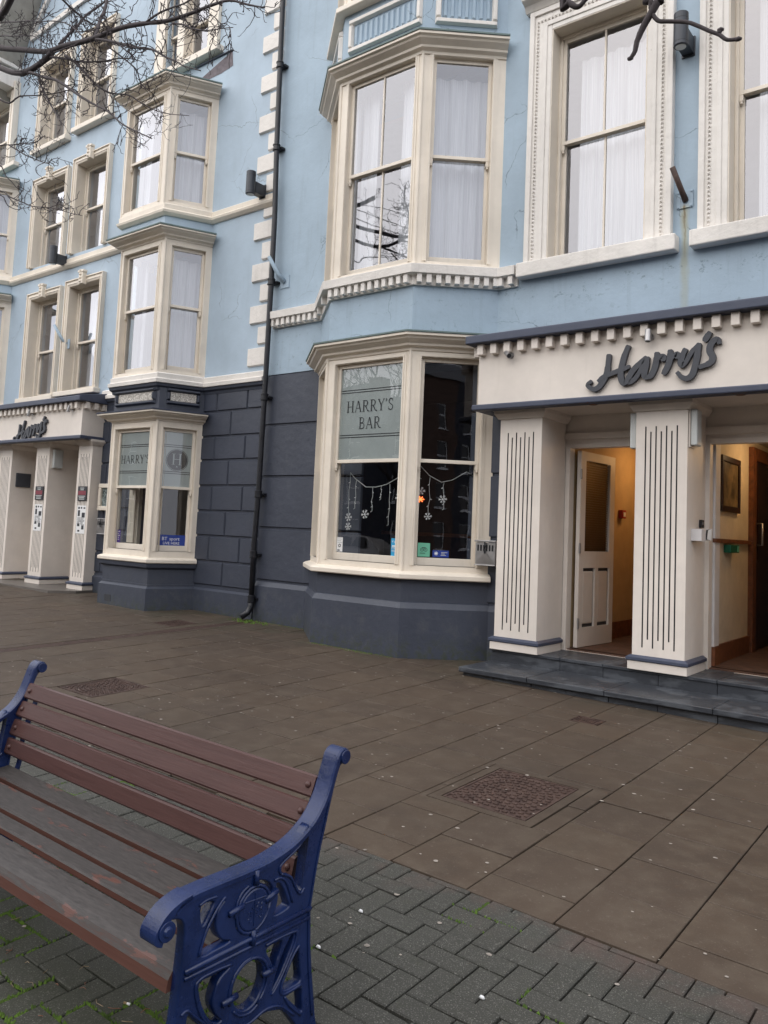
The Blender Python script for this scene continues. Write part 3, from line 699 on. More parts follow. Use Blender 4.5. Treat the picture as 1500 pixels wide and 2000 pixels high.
# the bay's masonry: dado, band between floors
pathR = [(-7.12, 7.6), (-6.40, 6.97), (-5.17, 6.97), (-4.45, 7.6)]
m_ = MB(); m_.sweep(pathR, [(-.15, .8), (0, .8), (0, 1.11), (-.15, 1.11)], 'dark'); m_.build('bay_dado', RB)
m_ = MB(); m_.sweep(pathR, [(-.15, 3.78), (0, 3.78), (0, 4.36), (-.15, 4.36)], 'blue'); m_.build('bay_wall', RB)
m_ = MB(); m_.sweep(pathR, [(-.15, 7.2), (0, 7.2), (0, 7.93), (-.15, 7.93)], 'blue'); bw = m_.build('bay_wall', RB)
bay1, f1 = bay(RB, -6.40, -5.17, -7.12, -4.45, 1.175, 3.62, 1.24, 3.535, 2.39, corn=(3.60, .165, .18, 'lead'), sill=(1.09, .09, .09), gl='glass', film=(0, 1, 0), curt=False, margins=(.135, .10), cantm=(.125, .15), label='ground floor bay with a frosted name panel in its front upper sash')
bay2, f2 = bay(RB, -6.40, -5.17, -7.12, -4.45, 4.55, 7.1, 4.62, 7.02, 5.86, corn=(7.03, .17, .18, 'lead'), mid=True, margins=(.135, .10), cantm=(.125, .15), label='first floor bay hung with white curtains')
bay3, f3 = bay(RB, -6.40, -5.17, -7.12, -4.45, 8.04, 9.8, 8.12, 9.7, 8.9, corn=(9.8, .17, .18, 'lead'), sill=(7.93, .11, .12), margins=(.135, .10), cantm=(.125, .15))
# fluted panels between floors
for tr, L, a, c in ((f3[1][0], f3[1][3], .10, 1.20), (f3[2][0], f3[2][3], .12, .84), (f3[0][0], f3[0][3], .12, .84)):
    fr = MB(tr); z0, z1, fw = 7.395, 7.83, .07
    for q in ((a, c, z0, z0 + fw), (a, c, z1 - fw, z1), (a, a + fw, z0 + fw, z1 - fw), (c - fw, c, z0 + fw, z1 - fw)): fr.pillow(q[0], q[1], q[2], q[3], .0, .05, .014, 'white')
    fo = fr.build('fluted_panel', RB, bevel=.004); fl = MB(tr); n = max(6, int((c - a - .14) / .078))
    for k in range(n):
        u = a + fw + (c - a - 2 * fw) * (k + .5) / n; fl.pillow(u - .026, u + .026, z0 + fw + .02, z1 - fw - .03, .0, .022, .012, 'blue')
    tag(fl.build('flutes', fo), kind='stuff')
# dentilled string course
strR = [(-8.03, 7.6), (-7.12, 7.6), (-6.40, 6.97), (-5.17, 6.97), (-4.45, 7.6), (-4.20, 7.6)]
m_ = MB(); m_.sweep(strR, [(-.02, 4.335), (.03, 4.335), (.035, 4.44), (.115, 4.45), (.12, 4.55), (.02, 4.575), (-.02, 4.575)], 'white'); sc_ = m_.build('string_course', RB, bevel=.004)
cnt = 0; dm = {}
for i in range(5):
    p, q = strR[i], strR[i + 1]; L = math.hypot(q[0] - p[0], q[1] - p[1]); tr = T(p[0], p[1], q[0] - p[0], q[1] - p[1]); n = int(L / .096)
    if i == 1: n = 2
    for k in range(n):
        u = L * (k + .5) / n + random.uniform(-.003, .003); m_ = MB(tr); m_.box(u - .028, u + .028, .03, .095, 4.35 + random.uniform(-.004, .004), 4.447, 'white'); m_.build('dentil', sc_, bevel=.003)
# first floor windows
for i, x in enumerate((-3.85, -2.01, -.17)):
    o = flat_window(RB, x, x + 1.06, 4.56, 7.15, .265, 5.915, mid=True, nail=True, am='white', depth=.16, sill=(4.40, 4.56, .06, .13) if i else (4.40, 4.56, .06, .13), curt='full', seed=20 + i, proud=.06)
    m_ = MB(FA); m_.sweep([(x - .33, 7.6), (x + 1.39, 7.6)], [(0, 7.44), (.06, 7.44), (.10, 7.50), (.17, 7.53), (.19, 7.60), (0, 7.66)], 'white'); m_.tr = FA; m_.build('window_hood', o)
# small bits on the right wall
# ---------------- porch
def portico(B, xl, xr, cols, yc, yf, zf, zb, zs, soff_y, lab, col_back, letters=True, right_end=False):
    """fascia box with soffit, coping, dentils, square fluted piers"""
    m_ = MB(); m_.box(xl, xr, yf, 7.6 if soff_y < 7.7 else 7.62, zb + .04, zs, 'porch'); m_.box(xl + .02, xr - .02, yf + .02, soff_y, zb + .0, zb + .04, 'porch')
    P_ = m_.build('porch', B, bevel=.004); P_['label'] = lab
    s_ = MB(); s_.box(xl - .05, xr + .05, yf - .045, yf + .10, zb - .01, zb + .05, 'darkblue'); s_.box(xl - .05, xl + .10, yf + .10, 7.6, zb - .01, zb + .05, 'darkblue'); s_.box(xr - .1, xr + .05, yf + .10, 7.6, zb - .01, zb + .05, 'darkblue'); s_.build('base_band', P_, bevel=.012)
    s_ = MB(); prof = [(7.6, zs), (yf - .13, zs), (yf - .13, zs + .085), (7.6, zs + .19)]
    i0 = len(s_.v); s_.v += [(xl - .1, a, b) for a, b in prof] + [(xr + .1, a, b) for a, b in prof]; k = s_.mat('darkblue')
    for q in range(4): r = (q + 1) % 4; s_.f.append([q, 4 + q, 4 + r, r]); s_.mi.append(k)
    s_.f += [[0, 1, 2, 3], [7, 6, 5, 4]]; s_.mi += [k, k]; s_.build('coping', P_, bevel=.01)
    x = xl + .05
    while x < xr - .04:
        d = MB(); d.box(x - .036, x + .036, yf - .075, yf, zs - .115, zs - .002, 'porch'); d.build('dentil', P_, bevel=.004); x += .158
    for xe, sgn in ((xl, -1), (xr, 1)):
        y = yf + .05
        while y < 7.55: d = MB(); d.box(xe, xe + sgn * .075, y - .036, y + .036, zs - .115, zs - .002, 'porch'); d.build('dentil', P_, bevel=.004); y += .158
    for ci, (a, c) in enumerate(cols):
        m_ = MB(); tr = T(a, yc); W_ = c - a; m_.tr = tr; zt = zb - .0; n = 7; u0 = W_ * .19; du = (W_ - 2 * u0 - .005) / (n - 1); holes = []
        for k in range(n):
            u = u0 + du * k + .0025; e = k % 2; holes.append((u - .0065, u + .0065, zf + .20 + (.075 if e else 0), zt - .235 - (.05 if e else 0)))
        m_.panel(0, W_, zf, zt, holes, 0, .014, 'porch', 'groove', back=False)
        m_.poly([(.02, -.0139, zf + .1), (W_ - .02, -.0139, zf + .1), (W_ - .02, -.0139, zt - .1), (.02, -.0139, zt - .1)], 'groove')
        D = col_back - yc
        m_.poly([(0, 0, zf), (0, 0, zt), (0, -D, zt), (0, -D, zf)], 'porch'); m_.poly([(W_, 0, zf), (W_, -D, zf), (W_, -D, zt), (W_, 0, zt)], 'porch')
        cl = m_.build('pier', P_)
        m_ = MB(); m_.sweep([(a, col_back), (a, yc), (c, yc), (c, min(col_back, yc + .5))], [(0, zf), (.03, zf), (.03, zf + .075), (0, zf + .075)], 'porch'); m_.build('pier_base', cl)
        m_ = MB(); m_.sweep([(a, col_back), (a, yc), (c, yc), (c, min(col_back, yc + .52))], [(0, zf + .077), (.036, zf + .077), (.044, zf + .085), (.044, zf + .108), (.012, zf + .128), (0, zf + .128)], 'darkblue'); m_.build('base_band', cl)
        m_ = MB(); m_.sweep([(a, col_back), (a, yc), (c, yc), (c, col_back)], [(0, zt - .09), (.02, zt - .09), (.055, zt - .035), (.055, zt - .0), (0, zt)], 'porch'); m_.build('capital', cl)
    return P_
ZF = .44
PR = portico(RB, -4.385, 1.6, [(-4.195, -3.715), (-2.74, -2.265), (-1.285, -.805), (.17, .65)], 7.30, 7.13, ZF, 2.91, 3.595, 7.9, 'cream porch with a dentilled coping and square fluted piers', 7.86)
# recessed wall behind the piers with the two door openings
dz0, dz1 = ZF, 2.565
m_ = MB(T(0, 7.87)); m_.panel(-4.0, 1.7, 0, 3.2, [(-3.66, -2.775, dz0, dz1), (-2.225, -1.31, dz0, dz1)], 0, .10, 'porch'); m_.box(-3.78, -2.68, .0, .035, 2.655, 2.72, 'porch'); m_.box(-2.3, -1.22, .0, .035, 2.655, 2.72, 'porch')
for a, c in ((-3.66, -2.775), (-2.225, -1.31)):
    for q in ((a - .045, a + .0, 0, .012, dz0, dz1), (c, c + .045, 0, .012, dz0, dz1), (a, c, 0, .012, dz1, dz1 + .05)): m_.box(*q, 'porch')
m_.build('recess_wall', PR)
m_ = MB(); m_.box(-3.9, 1.6, 7.9, 11.6, ZF - .3, ZF + .012, 'carpet'); m_.build('hall_floor', PR)
# steps of dressed slate
stp = MB(); stp.box(-4.19, 1.6, 6.76, 7.33, -.1, .262, 'slate'); stp.box(-4.21, 1.6, 7.335, 7.92, -.1, .418, 'slate'); st_o = stp.build('step_core', PR)
x = -4.235; rnd = random.Random(11)
while x < 1.5:
    L = rnd.choice((.62, .74, .9)); m_ = MB(); m_.box(x + .002, x + L - .002, 6.70, 7.325, .265, .312 + rnd.uniform(-.002, .002), 'slate'); m_.build('step_stone', PR, bevel=.006)
    m_ = MB(); m_.box(x + .03, x + L * .5 - .002, 6.745, 6.762, -.05, .262, 'slate'); m_.build('riser_stone', PR, bevel=.003); m_ = MB(); m_.box(x + L * .5 + .002, x + L + .024, 6.742, 6.762, -.05, .262, 'slate'); m_.build('riser_stone', PR, bevel=.003)
    x += L
xs_ = [-4.225, -3.46, -3.02, -2.50, -1.99, -1.45, -.9, -.35, .2, .75, 1.3]
for a, b in zip(xs_[:-1], xs_[1:]):
    m_ = MB(); m_.box(a + .002, b - .002, 7.318, 7.336, .305, .41, 'slate'); m_.build('riser_stone', PR, bevel=.003)
    m_ = MB(); m_.box(a + .002, b - .002, 7.305, 7.93, .41, ZF + rnd.uniform(-.002, .001), 'slate'); m_.build('step_stone', PR, bevel=.004)
# corridors inside
def hall(x0, x1, y0, y1, z0, z1, mw, mfl, par, name='hallway', right=True):
    m_ = MB()
    m_.poly([(x0, y0, z0), (x0, y1, z0), (x0, y1, z1), (x0, y0, z1)], mw); m_.poly([(x1, y0, z0), (x1, y0, z1), (x1, y1, z1), (x1, y1, z0)], mw)
    m_.poly([(x0, y1, z0), (x1, y1, z0), (x1, y1, z1), (x0, y1, z1)], mw); m_.poly([(x0, y0, z1), (x0, y1, z1), (x1, y1, z1), (x1, y0, z1)], 'creamwall')
    m_.poly([(x0, y0, z0), (x1, y0, z0), (x1, y1, z0), (x0, y1, z0)], mfl); return m_.build(name, par)
h1 = hall(-3.665, -2.6, 7.95, 11.4, ZF + .02, 2.75, 'orangewall', 'carpet', PR)
m_ = MB(); m_.box(-3.665, -3.645, 8.9, 11.39, ZF + .02, ZF + .21, 'wood'); m_.build('skirting', h1)
h2 = hall(-2.24, -1.0, 7.96, 11.4, ZF + .02, 2.78, 'creamwall', 'carpet', PR)
m_ = MB(); m_.box(-2.24, -2.205, 7.98, 8.14, ZF + .2, 2.76, 'whitewall'); m_.build('pilaster', h2)
m_ = MB(); m_.box(-2.24, -2.195, 7.98, 8.15, ZF + .02, ZF + .195, 'wood'); m_.box(-2.24, -2.218, 8.15, 9.36, ZF + .02, ZF + .2, 'wood'); m_.build('skirting', h2)
m_ = MB(); m_.box(-2.24, -2.19, 7.975, 8.16, 1.625, 1.665, 'wood'); m_.box(-2.24, -2.2, 8.16, 9.36, 1.625, 1.665, 'wood'); m_.build('dado_rail', h2)
m_ = MB(); m_.box(-2.24, -2.19, 9.36, 9.5, ZF + .02, 2.70, 'wood'); m_.box(-2.24, -2.19, 9.5, 10.4, 2.56, 2.70, 'wood'); m_.box(-2.24, -2.21, 9.5, 10.4, ZF + .03, 2.56, 'darkwood')
m_.box(-2.215, -2.2, 9.62, 9.98, 1.45, 2.4, 'darkwood'); d_ = m_.build('inner_door', h2)
m_ = MB(); m_.tube([(-2.21, 9.6, 1.86), (-2.15, 9.6, 1.86), (-2.15, 9.6, 1.62), (-2.21, 9.6, 1.62)], .012, 'steel'); m_.build('handle', d_, smooth=True)
# lit shades just inside the doors (out of sight over the lintel)
def lamp(x, y, z, e, c, par):
    m_ = MB(); n = 12
    for i in range(n):
        a0, a1 = 2 * math.pi * i / n, 2 * math.pi * (i + 1) / n
        m_.poly([(x + .12 * math.cos(a0), y + .12 * math.sin(a0), z), (x + .12 * math.cos(a1), y + .12 * math.sin(a1), z), (x + .12 * math.cos(a1), y + .12 * math.sin(a1), z + .05), (x + .12 * math.cos(a0), y + .12 * math.sin(a0), z + .05)], 'lampglow')
    m_.poly([(x + .12 * math.cos(2 * math.pi * i / n), y + .12 * math.sin(2 * math.pi * i / n), z) for i in range(n)][::-1], 'lampglow'); m_.build('ceiling_lamp', par)
    l = bpy.data.lights.new('ceiling_lamp', 'POINT'); l.energy = e; l.color = c; l.shadow_soft_size = .1; lo = bpy.data.objects.new('ceiling_lamp_light', l); COL.objects.link(lo); lo.location = (x, y, z - .08)
lamp(-3.1, 9.5, 2.69, 3.4, (1.0, .58, .26), h1); lamp(-1.7, 9.0, 2.72, 3, (1.0, .66, .36), h2)
# the open door leaf
def door_leaf(par, hx, hy, w, z0, z1, ang, label):
    tr0 = Matrix.Translation((hx, hy, 0)) @ Matrix.Rotation(ang, 4, 'Z')
    def tr(u, o, z): v = tr0 @ Vector((u, -o, z)); return (v.x, v.y, v.z)
    m_ = MB(tr); H = z1 - z0; gl0, gl1, u0, u1 = z0 + H * .485, z0 + H * .955, .115, w - .115
    m_.panel(0, w, z0, z1, [(u0, u1, gl0, gl1), (u0 - .02, w / 2 - .035, z0 + .20, z0 + .83), (w / 2 + .035, u1 + .02, z0 + .20, z0 + .83)], .022, .044, 'porch')
    m_.poly([(0, .022, z0), (0, .022, z1), (0, -.022, z1), (0, -.022, z0)], 'porch'); m_.poly([(w, .022, z0), (w, -.022, z0), (w, -.022, z1), (w, .022, z1)], 'porch')
    m_.poly([(0, .022, z0), (0, -.022, z0), (w, -.022, z0), (w, .022, z0)], 'porch'); m_.poly([(0, .022, z1), (w, .022, z1), (w, -.022, z1), (0, -.022, z1)], 'porch')
    d = m_.build('door', par); d['label'] = label
    for a, c in ((u0 - .02, w / 2 - .035), (w / 2 + .035, u1 + .02)):
        m_ = MB(tr); m_.box(a, c, -.012, -.002, z0 + .20, z0 + .83, 'groove'); m_.pillow(a + .02, c - .02, z0 + .235, z0 + .795, -.002, .012, .012, 'porch'); m_.build('door_panel', d)
    m_ = MB(tr); m_.poly([(u0, .008, gl0), (u1, .008, gl0), (u1, .008, gl1), (u0, .008, gl1)], 'glass'); m_.build('glass_pane', d)
    bl = MB(tr); z = gl0 + .01
    while z < gl1: bl.box(u0, u1, -.02, -.004, z, z + .004, 'darkwood'); z += .026
    tag(bl.build('blind_slats', d), kind='stuff'); m_ = MB(tr); m_.box(u0, u1, -.0218, -.021, gl0, gl1, 'barwall'); m_.build('blind', d)
    for zz in (z0 + .25, z0 + H * .5, z1 - .25):
        m_ = MB(tr); m_.tube([(-.006, .03, zz - .055), (-.006, .03, zz + .055)], .010, 'steel', 8); m_.box(-.004, .03, .022, .026, zz - .05, zz + .05, 'steel'); m_.build('hinge', d)
    m_ = MB(tr); m_.box(w - .0, w + .004, -.012, .012, z0 + H * .46, z0 + H * .52, 'black'); m_.build('lock_plate', d)
    return d
door_leaf(PR, -3.60, 7.965, .80, ZF + .025, dz1 - .02, R_(86), 'cream door folded back inside the left doorway of the porch')
# bar room behind the ground floor bay
m_ = MB(); X0b, X1b, Y1b = -7.95, -3.9, 10.2
m_.poly([(X0b, 7.9, .5), (X0b, Y1b, .5), (X0b, Y1b, 3.62), (X0b, 7.9, 3.62)], 'barwall'); m_.poly([(X1b, 7.9, .5), (X1b, 7.9, 3.62), (X1b, Y1b, 3.62), (X1b, Y1b, .5)], 'barwall')
m_.poly([(X0b, Y1b, .5), (X1b, Y1b, .5), (X1b, Y1b, 3.62), (X0b, Y1b, 3.62)], 'barwall'); m_.poly([(X0b, 7.9, 3.62), (X0b, Y1b, 3.62), (X1b, Y1b, 3.62), (X1b, 7.9, 3.62)], 'barwall'); m_.poly([(X0b, 7.9, .5), (X1b, 7.9, .5), (X1b, Y1b, .5), (X0b, Y1b, .5)], 'carpet')
br = m_.build('bar_room', RB)
m_ = MB(); m_.box(-7.2, -4.9, 9.4, 9.9, .5, 1.55, 'darkwood'); m_.box(-7.3, -4.8, 9.3, 9.95, 1.55, 1.6, 'wood'); m_.box(-6.9, -6.5, 9.0, 9.35, 1.2, 1.25, 'wood'); m_.build('bar_counter', br)
def rooms(B, x0, x1, zz):
    for a, c in zz:
        m_ = MB(); y0, y1 = 7.93, 10.4
        m_.poly([(x0, y0, a), (x0, y1, a), (x0, y1, c), (x0, y0, c)], 'roomwall'); m_.poly([(x1, y0, a), (x1, y0, c), (x1, y1, c), (x1, y1, a)], 'roomwall')
        m_.poly([(x0, y1, a), (x1, y1, a), (x1, y1, c), (x0, y1, c)], 'roomwall'); m_.poly([(x0, y0 - .9, c), (x0, y1, c), (x1, y1, c), (x1, y0 - .9, c)], 'roomwall'); m_.poly([(x0, y0 - .9, a), (x1, y0 - .9, a), (x1, y1, a), (x0, y1, a)], 'roomwall'); m_.build('room', B)
# floors sit inside the walls; the bay heads close them in front
m_ = MB(); m_.box(-8.05, 3, 7.92, 10.6, 10.55, 10.6, 'roofslate'); m_.box(2.95, 3, 7.6, 10.6, -.2, 10.55, 'dark'); m_.box(-8.1, 3, 10.55, 10.6, -.2, 10.6, 'dark'); m_.build('roof', RB)
for a, c in ((3.9, 7.55), (7.75, 10.5)):
    m_ = MB(); x0, x1, y0, y1 = -7.95, 2.9, 7.92, 10.4
    m_.poly([(x0, y0, a), (x0, y1, a), (x0, y1, c), (x0, y0, c)], 'roomwall'); m_.poly([(x1, y0, a), (x1, y0, c), (x1, y1, c), (x1, y1, a)], 'roomwall')
    m_.poly([(x0, y1, a), (x1, y1, a), (x1, y1, c), (x0, y1, c)], 'roomwall'); m_.poly([(x0, y0, c), (x0, y1, c), (x1, y1, c), (x1, y0, c)], 'roomwall'); m_.poly([(x0, y0, a), (x1, y0, a), (x1, y1, a), (x0, y1, a)], 'roomwall'); m_.build('room', RB)

# ================================================================ LEFT BUILDING
LB = thing('hotel_building', (-12, 7.6, 0), 'pale blue hotel wing with white quoins and stacked bays, left of the downpipe', 'building')
wins = [ # x0, x1, z0, z1, zm, key, kind
 (-14.75, -13.76, 3.80, 5.73, 4.72), (-13.39, -12.40, 3.83, 5.77, 4.76), (-14.87, -13.81, 6.38, 8.03, 7.22), (-13.43, -12.46, 6.40, 8.09, 7.27), (-14.94, -13.98, 8.76, 10.46, 9.70), (-13.47, -12.55, 8.80, 10.54, 9.74)]
hL = [(a, b, c, d) for a, b, c, d, e in wins] + [(-10.98, -9.66, 3.82, 5.72), (-11.05, -9.72, 6.4, 8.08), (-10.95, -9.62, 9.0, 10.5), (-17.4, -15.95, 3.82, 5.72), (-17.4, -16.0, 6.4, 8.08), (-17.5, -16.35, 8.7, 10.3)]
w = MB(FA); w.panel(-19, -8.10, 3.6, 12.2, hL, 0, .3, 'blue_l'); w.build('wall', LB)
w = MB(FA); w.panel(-12.3, -8.10, -.2, 3.6, [(-10.9, -9.6, 1.15, 3.0)], -.006, .29, 'dark'); w.build('lower_wall', LB)
# rusticated blocks between bay and downpipe, and left of the bay
zg = [.70, 1.049, 1.414, 1.775, 2.141, 2.516, 2.866, 3.234, 3.60]
for r, (a, b) in enumerate(zip(zg[:-1], zg[1:])):
    js = [-8.12, -8.475, -9.135, -9.62] if r % 2 == 1 else [-8.12, -8.80, -9.46, -9.62]
    if r % 2 == 0: js = [-8.12, -8.805, -9.6]
    for p, q in zip(js[1:], js[:-1]):
        m_ = MB(FA); m_.pillow(p + .006, q - .006, a + .009, b - .009, -.008, .016, .014, 'dark'); m_.build('stone_block', LB)
    js = [-10.9, -11.5, -12.06] if r % 2 else [-10.9, -11.2, -11.85, -12.06]
    for p, q in zip(js[1:], js[:-1]):
        m_ = MB(FA); m_.pillow(p + .006, q - .006, a + .009, b - .009, -.008, .016, .014, 'dark'); m_.build('stone_block', LB)
m_ = MB(); m_.sweep([(-12.1, 7.6), (-11.06, 7.6), (-10.79, 6.96), (-9.66, 6.96), (-9.41, 7.6), (-8.12, 7.6)], [(-.02, -.1), (.04, -.1), (.04, .63), (.005, .66), (.005, .69), (-.02, .69)], 'dark'); m_.build('plinth', LB)
pathL = [(-11.06, 7.6), (-10.80, 6.97), (-9.68, 6.97), (-9.42, 7.6)]
m_ = MB(); m_.sweep(pathL, [(-.15, .6), (0, .6), (0, .9), (.05, .93), (.06, .985), (-.15, .985)], 'dark'); m_.build('bay_dado', LB); m_ = MB(); m_.sweep(pathL, [(-.15, 3.2), (0, 3.2), (0, 3.54), (-.15, 3.54)], 'dark'); bd = m_.build('bay_dado', LB)
m_ = MB(); m_.box(-10.63, -10.47, 6.917, 6.93, .38, .48, 'groove'); m_.build('air_vent', bd)
bl1, g1 = bay(LB, -10.80, -9.68, -11.06, -9.42, 1.06, 3.07, 1.16, 2.955, 2.09, corn=(3.05, .13, .20, 'darkblue'), sill=(.99, .085, .08), gl='glass', film=(0, 1, 1), curt=False, margins=(.10, .155), cantm=(.09, .10), label='ground floor bay with frosted upper sashes')
p2 = [(-11.15, 7.6), (-10.88, 6.97), (-9.775, 6.97), (-9.47, 7.6)]; p3 = [(-11.24, 7.6), (-10.98, 6.97), (-9.89, 6.97), (-9.53, 7.6)]
bl2, g2 = bay(LB, -10.88, -9.775, -11.15, -9.47, 3.75, 5.80, 3.82, 5.69, 4.80, corn=(5.78, .13, .20, 'lead'), margins=(.09, .15), cantm=(.10, .10), label='first floor bay, middle of the stack')
bl3, g3 = bay(LB, -10.98, -9.89, -11.24, -9.53, 6.33, 8.15, 6.40, 8.06, 7.20, corn=(8.14, .14, .20, 'lead'), margins=(.07, .15), cantm=(.11, .11), label='second floor bay, topmost of the stack')
m_ = MB(); m_.sweep([(-11.2, 7.6), (-10.93, 6.97), (-9.83, 6.97), (-9.50, 7.6)], [(-.15, 5.9), (0, 5.9), (0, 6.2), (-.15, 6.2)], 'blue_l'); m_.build('bay_wall', LB)
# raised panels with pebble dash above the ground floor bay
for tr, a, c in ((g1[1][0], .06, 1.04), (g1[2][0], .10, .60), (g1[0][0], .1, .6)):
    fr = MB(tr); z0, z1, fw = 3.30, 3.545, .06
    for q in ((a, c, z0, z0 + fw), (a, c, z1 - fw, z1), (a, a + fw, z0 + fw, z1 - fw), (c - fw, c, z0 + fw, z1 - fw)): fr.pillow(q[0], q[1], q[2], q[3], .0, .05, .02, 'dark')
    fo = fr.build('raised_panel', LB, bevel=.004); fr = MB(tr); fr.box(a + fw, c - fw, .0, .012, z0 + fw, z1 - fw, 'pebble'); fr.build('pebble_infill', fo)
def string(path, prof, m, nm='string_course'):
    m_ = MB(); m_.sweep(path, prof, m); return m_.build(nm, LB, bevel=.003)
s1 = [(-12.08, 7.6), (-11.12, 7.6), (-10.83, 6.97), (-9.72, 6.97), (-9.44, 7.6), (-8.13, 7.6)]
string(s1, [(-.02, 3.60), (.085, 3.605), (.09, 3.66), (.055, 3.675), (.06, 3.745), (.02, 3.765), (-.02, 3.765)], 'white')
string(s1, [(-.02, 3.50), (.02, 3.50), (.03, 3.54), (.06, 3.56), (.07, 3.60), (-.02, 3.60)], 'dark', 'moulding')
s2 = [(-15.62, 7.6), (-11.2, 7.6), (-10.93, 6.97), (-9.83, 6.97), (-9.50, 7.6), (-8.13, 7.6)]
string(s2, [(-.02, 6.14), (.03, 6.145), (.07, 6.18), (.08, 6.215), (.045, 6.24), (.05, 6.31), (.02, 6.33), (-.02, 6.33)], 'cream')
for i, (a, b, c, d, e) in enumerate(wins):
    top = i > 3
    flat_window(LB, a, b, c, d, .11, e, key=not top, sill=((c - .09, c, .05, .13) if (top or i < 2) else None), depth=.17, seed=40 + i, proud=.06,
      label=['first floor window over the porch, left of the pair', 'first floor window over the porch, right of the pair', 'second floor window, left of the pair', 'second floor window, right of the pair', 'top floor window, left of the pair', 'top floor window, right of the pair'][i])
# two-light dormer over the bays
m_ = MB(FA); m_.panel(-11.22, -9.60, 9.0, 11.2, [(-10.98, -10.62, 9.03, 10.5), (-10.44, -9.84, 9.03, 10.5)], .06, .2, 'cream'); m_.box(-11.05, -9.50, -.05, .14, 8.90, 9.0, 'cream')
m_.poly([(-9.60, .06, 9.0), (-9.60, 0, 9.0), (-9.60, 0, 11.2), (-9.60, .06, 11.2)], 'cream'); o = m_.build('dormer_window', LB, bevel=.004)
sash_pair(o, FA, -10.98, -10.62, 9.03, 10.5, 9.66); sash_pair(o, FA, -10.44, -9.84, 9.03, 10.5, 9.66)
curtain(o, FA, -10.2, -9.84, 9.0, 10.5, -.4)
m_ = MB(FA); m_.poly([(-10.14, .004, 8.56), (-9.52, .004, 8.56), (-9.25, .004, 8.60), (-9.28, .004, 8.845), (-10.14, .004, 8.60)], 'darkwood'); m_.box(-10.14, -9.27, .0, .03, 8.842, 8.856, 'dark'); o = m_.build('slate_patch', LB)
M['patch'] = simple('bare_purple_slate', (.13, .105, .12), .6, 0, .3, 12, .3); o.data.materials[0] = M['patch']
# stacked bays of the next bay at the far left edge
for (xr, wr, z0, z1, zo0, zo1, zm, cz) in ((-15.98, -15.60, 3.75, 5.80, 3.82, 5.69, 4.80, 5.78), (-16.02, -15.66, 6.33, 8.15, 6.40, 8.06, 7.20, 8.14)):
    bay(LB, -17.1, xr, -17.4, wr, z0, z1, zo0, zo1, zm, corn=(cz, .13, .20, 'lead'), margins=(.1, .15), cantm=(.1, .12))
    m_ = MB(); m_.sweep([(-17.4, 7.6), (-17.1, 6.97), (xr, 6.97), (wr, 7.6)], [(-.02, z0 - .17), (.03, z0 - .17), (.08, z0 - .1), (.05, z0), (-.02, z0)], 'cream'); m_.sweep([(-17.4, 7.6), (-17.1, 6.97), (xr, 6.97), (wr, 7.6)], [(-.15, z0 - .5), (0, z0 - .5), (0, z0 - .15), (-.15, z0 - .15)], 'blue_l'); m_.build('bay_wall', LB)
flat_window(LB, -17.5, -16.15, 8.75, 10.3, .2, 9.55, sill=(8.66, 8.75, .2, .12), seed=77, proud=.1)
# gable mouldings and the deep eaves of the left gable
m_ = MB(FA)
def bar2(p, q, w_, o0, o1, m):
    p, q = Vector(p), Vector(q); d = (q - p).normalized(); n = Vector((-d.y, d.x)) * w_ / 2; c = [p - n, q - n, q + n, p + n]
    F_ = [(a.x, o1, a.y) for a in c]; B_ = [(a.x, o0, a.y) for a in c]; m_.poly(F_, m)
    for i in range(4): j = (i + 1) % 4; m_.poly([F_[j], F_[i], B_[i], B_[j]], m)
bar2((-15.62, 11.34), (-14.2, 12.85), .085, -.01, .06, 'white'); bar2((-15.62, 11.31), (-12.5, 11.47), .10, -.01, .05, 'white'); m_.build('gable_moulding', LB)
m_ = MB(FA); bar2((-16.45, 10.25), (-14.6, 13.6), .16, -.3, .6, 'soffit'); m_.build('eaves', LB)
m_ = MB(FA); bar2((-16.56, 10.32), (-14.72, 13.68), .06, -.3, .64, 'white'); m_.build('bargeboard', LB)
m_ = MB(FA); m_.pillow(-16.6, -16.0, 10.35, 10.75, -.02, .55, .04, 'white'); m_.box(-16.65, -15.95, -.02, .6, 10.75, 10.82, 'white'); m_.build('corbel', LB)
# quoins
qx = -8.145; rnd = random.Random(2)
def quoins(z, ztop, long_first, lx, shx):
    k = long_first
    while z < ztop - .1:
        h = .272 if k else .262; x0 = (lx if k else shx) - .012 * max(0, z - 4.5)
        m_ = MB(FA); m_.pillow(x0, qx, z, min(z + h, ztop), -.01, .038, .014, 'white'); m_.build('quoin_stone', LB, bevel=.004); z += .3067; k = not k
quoins(3.835, 6.13, True, -8.52, -8.335); quoins(6.365, 12.1, False, -8.52, -8.31)
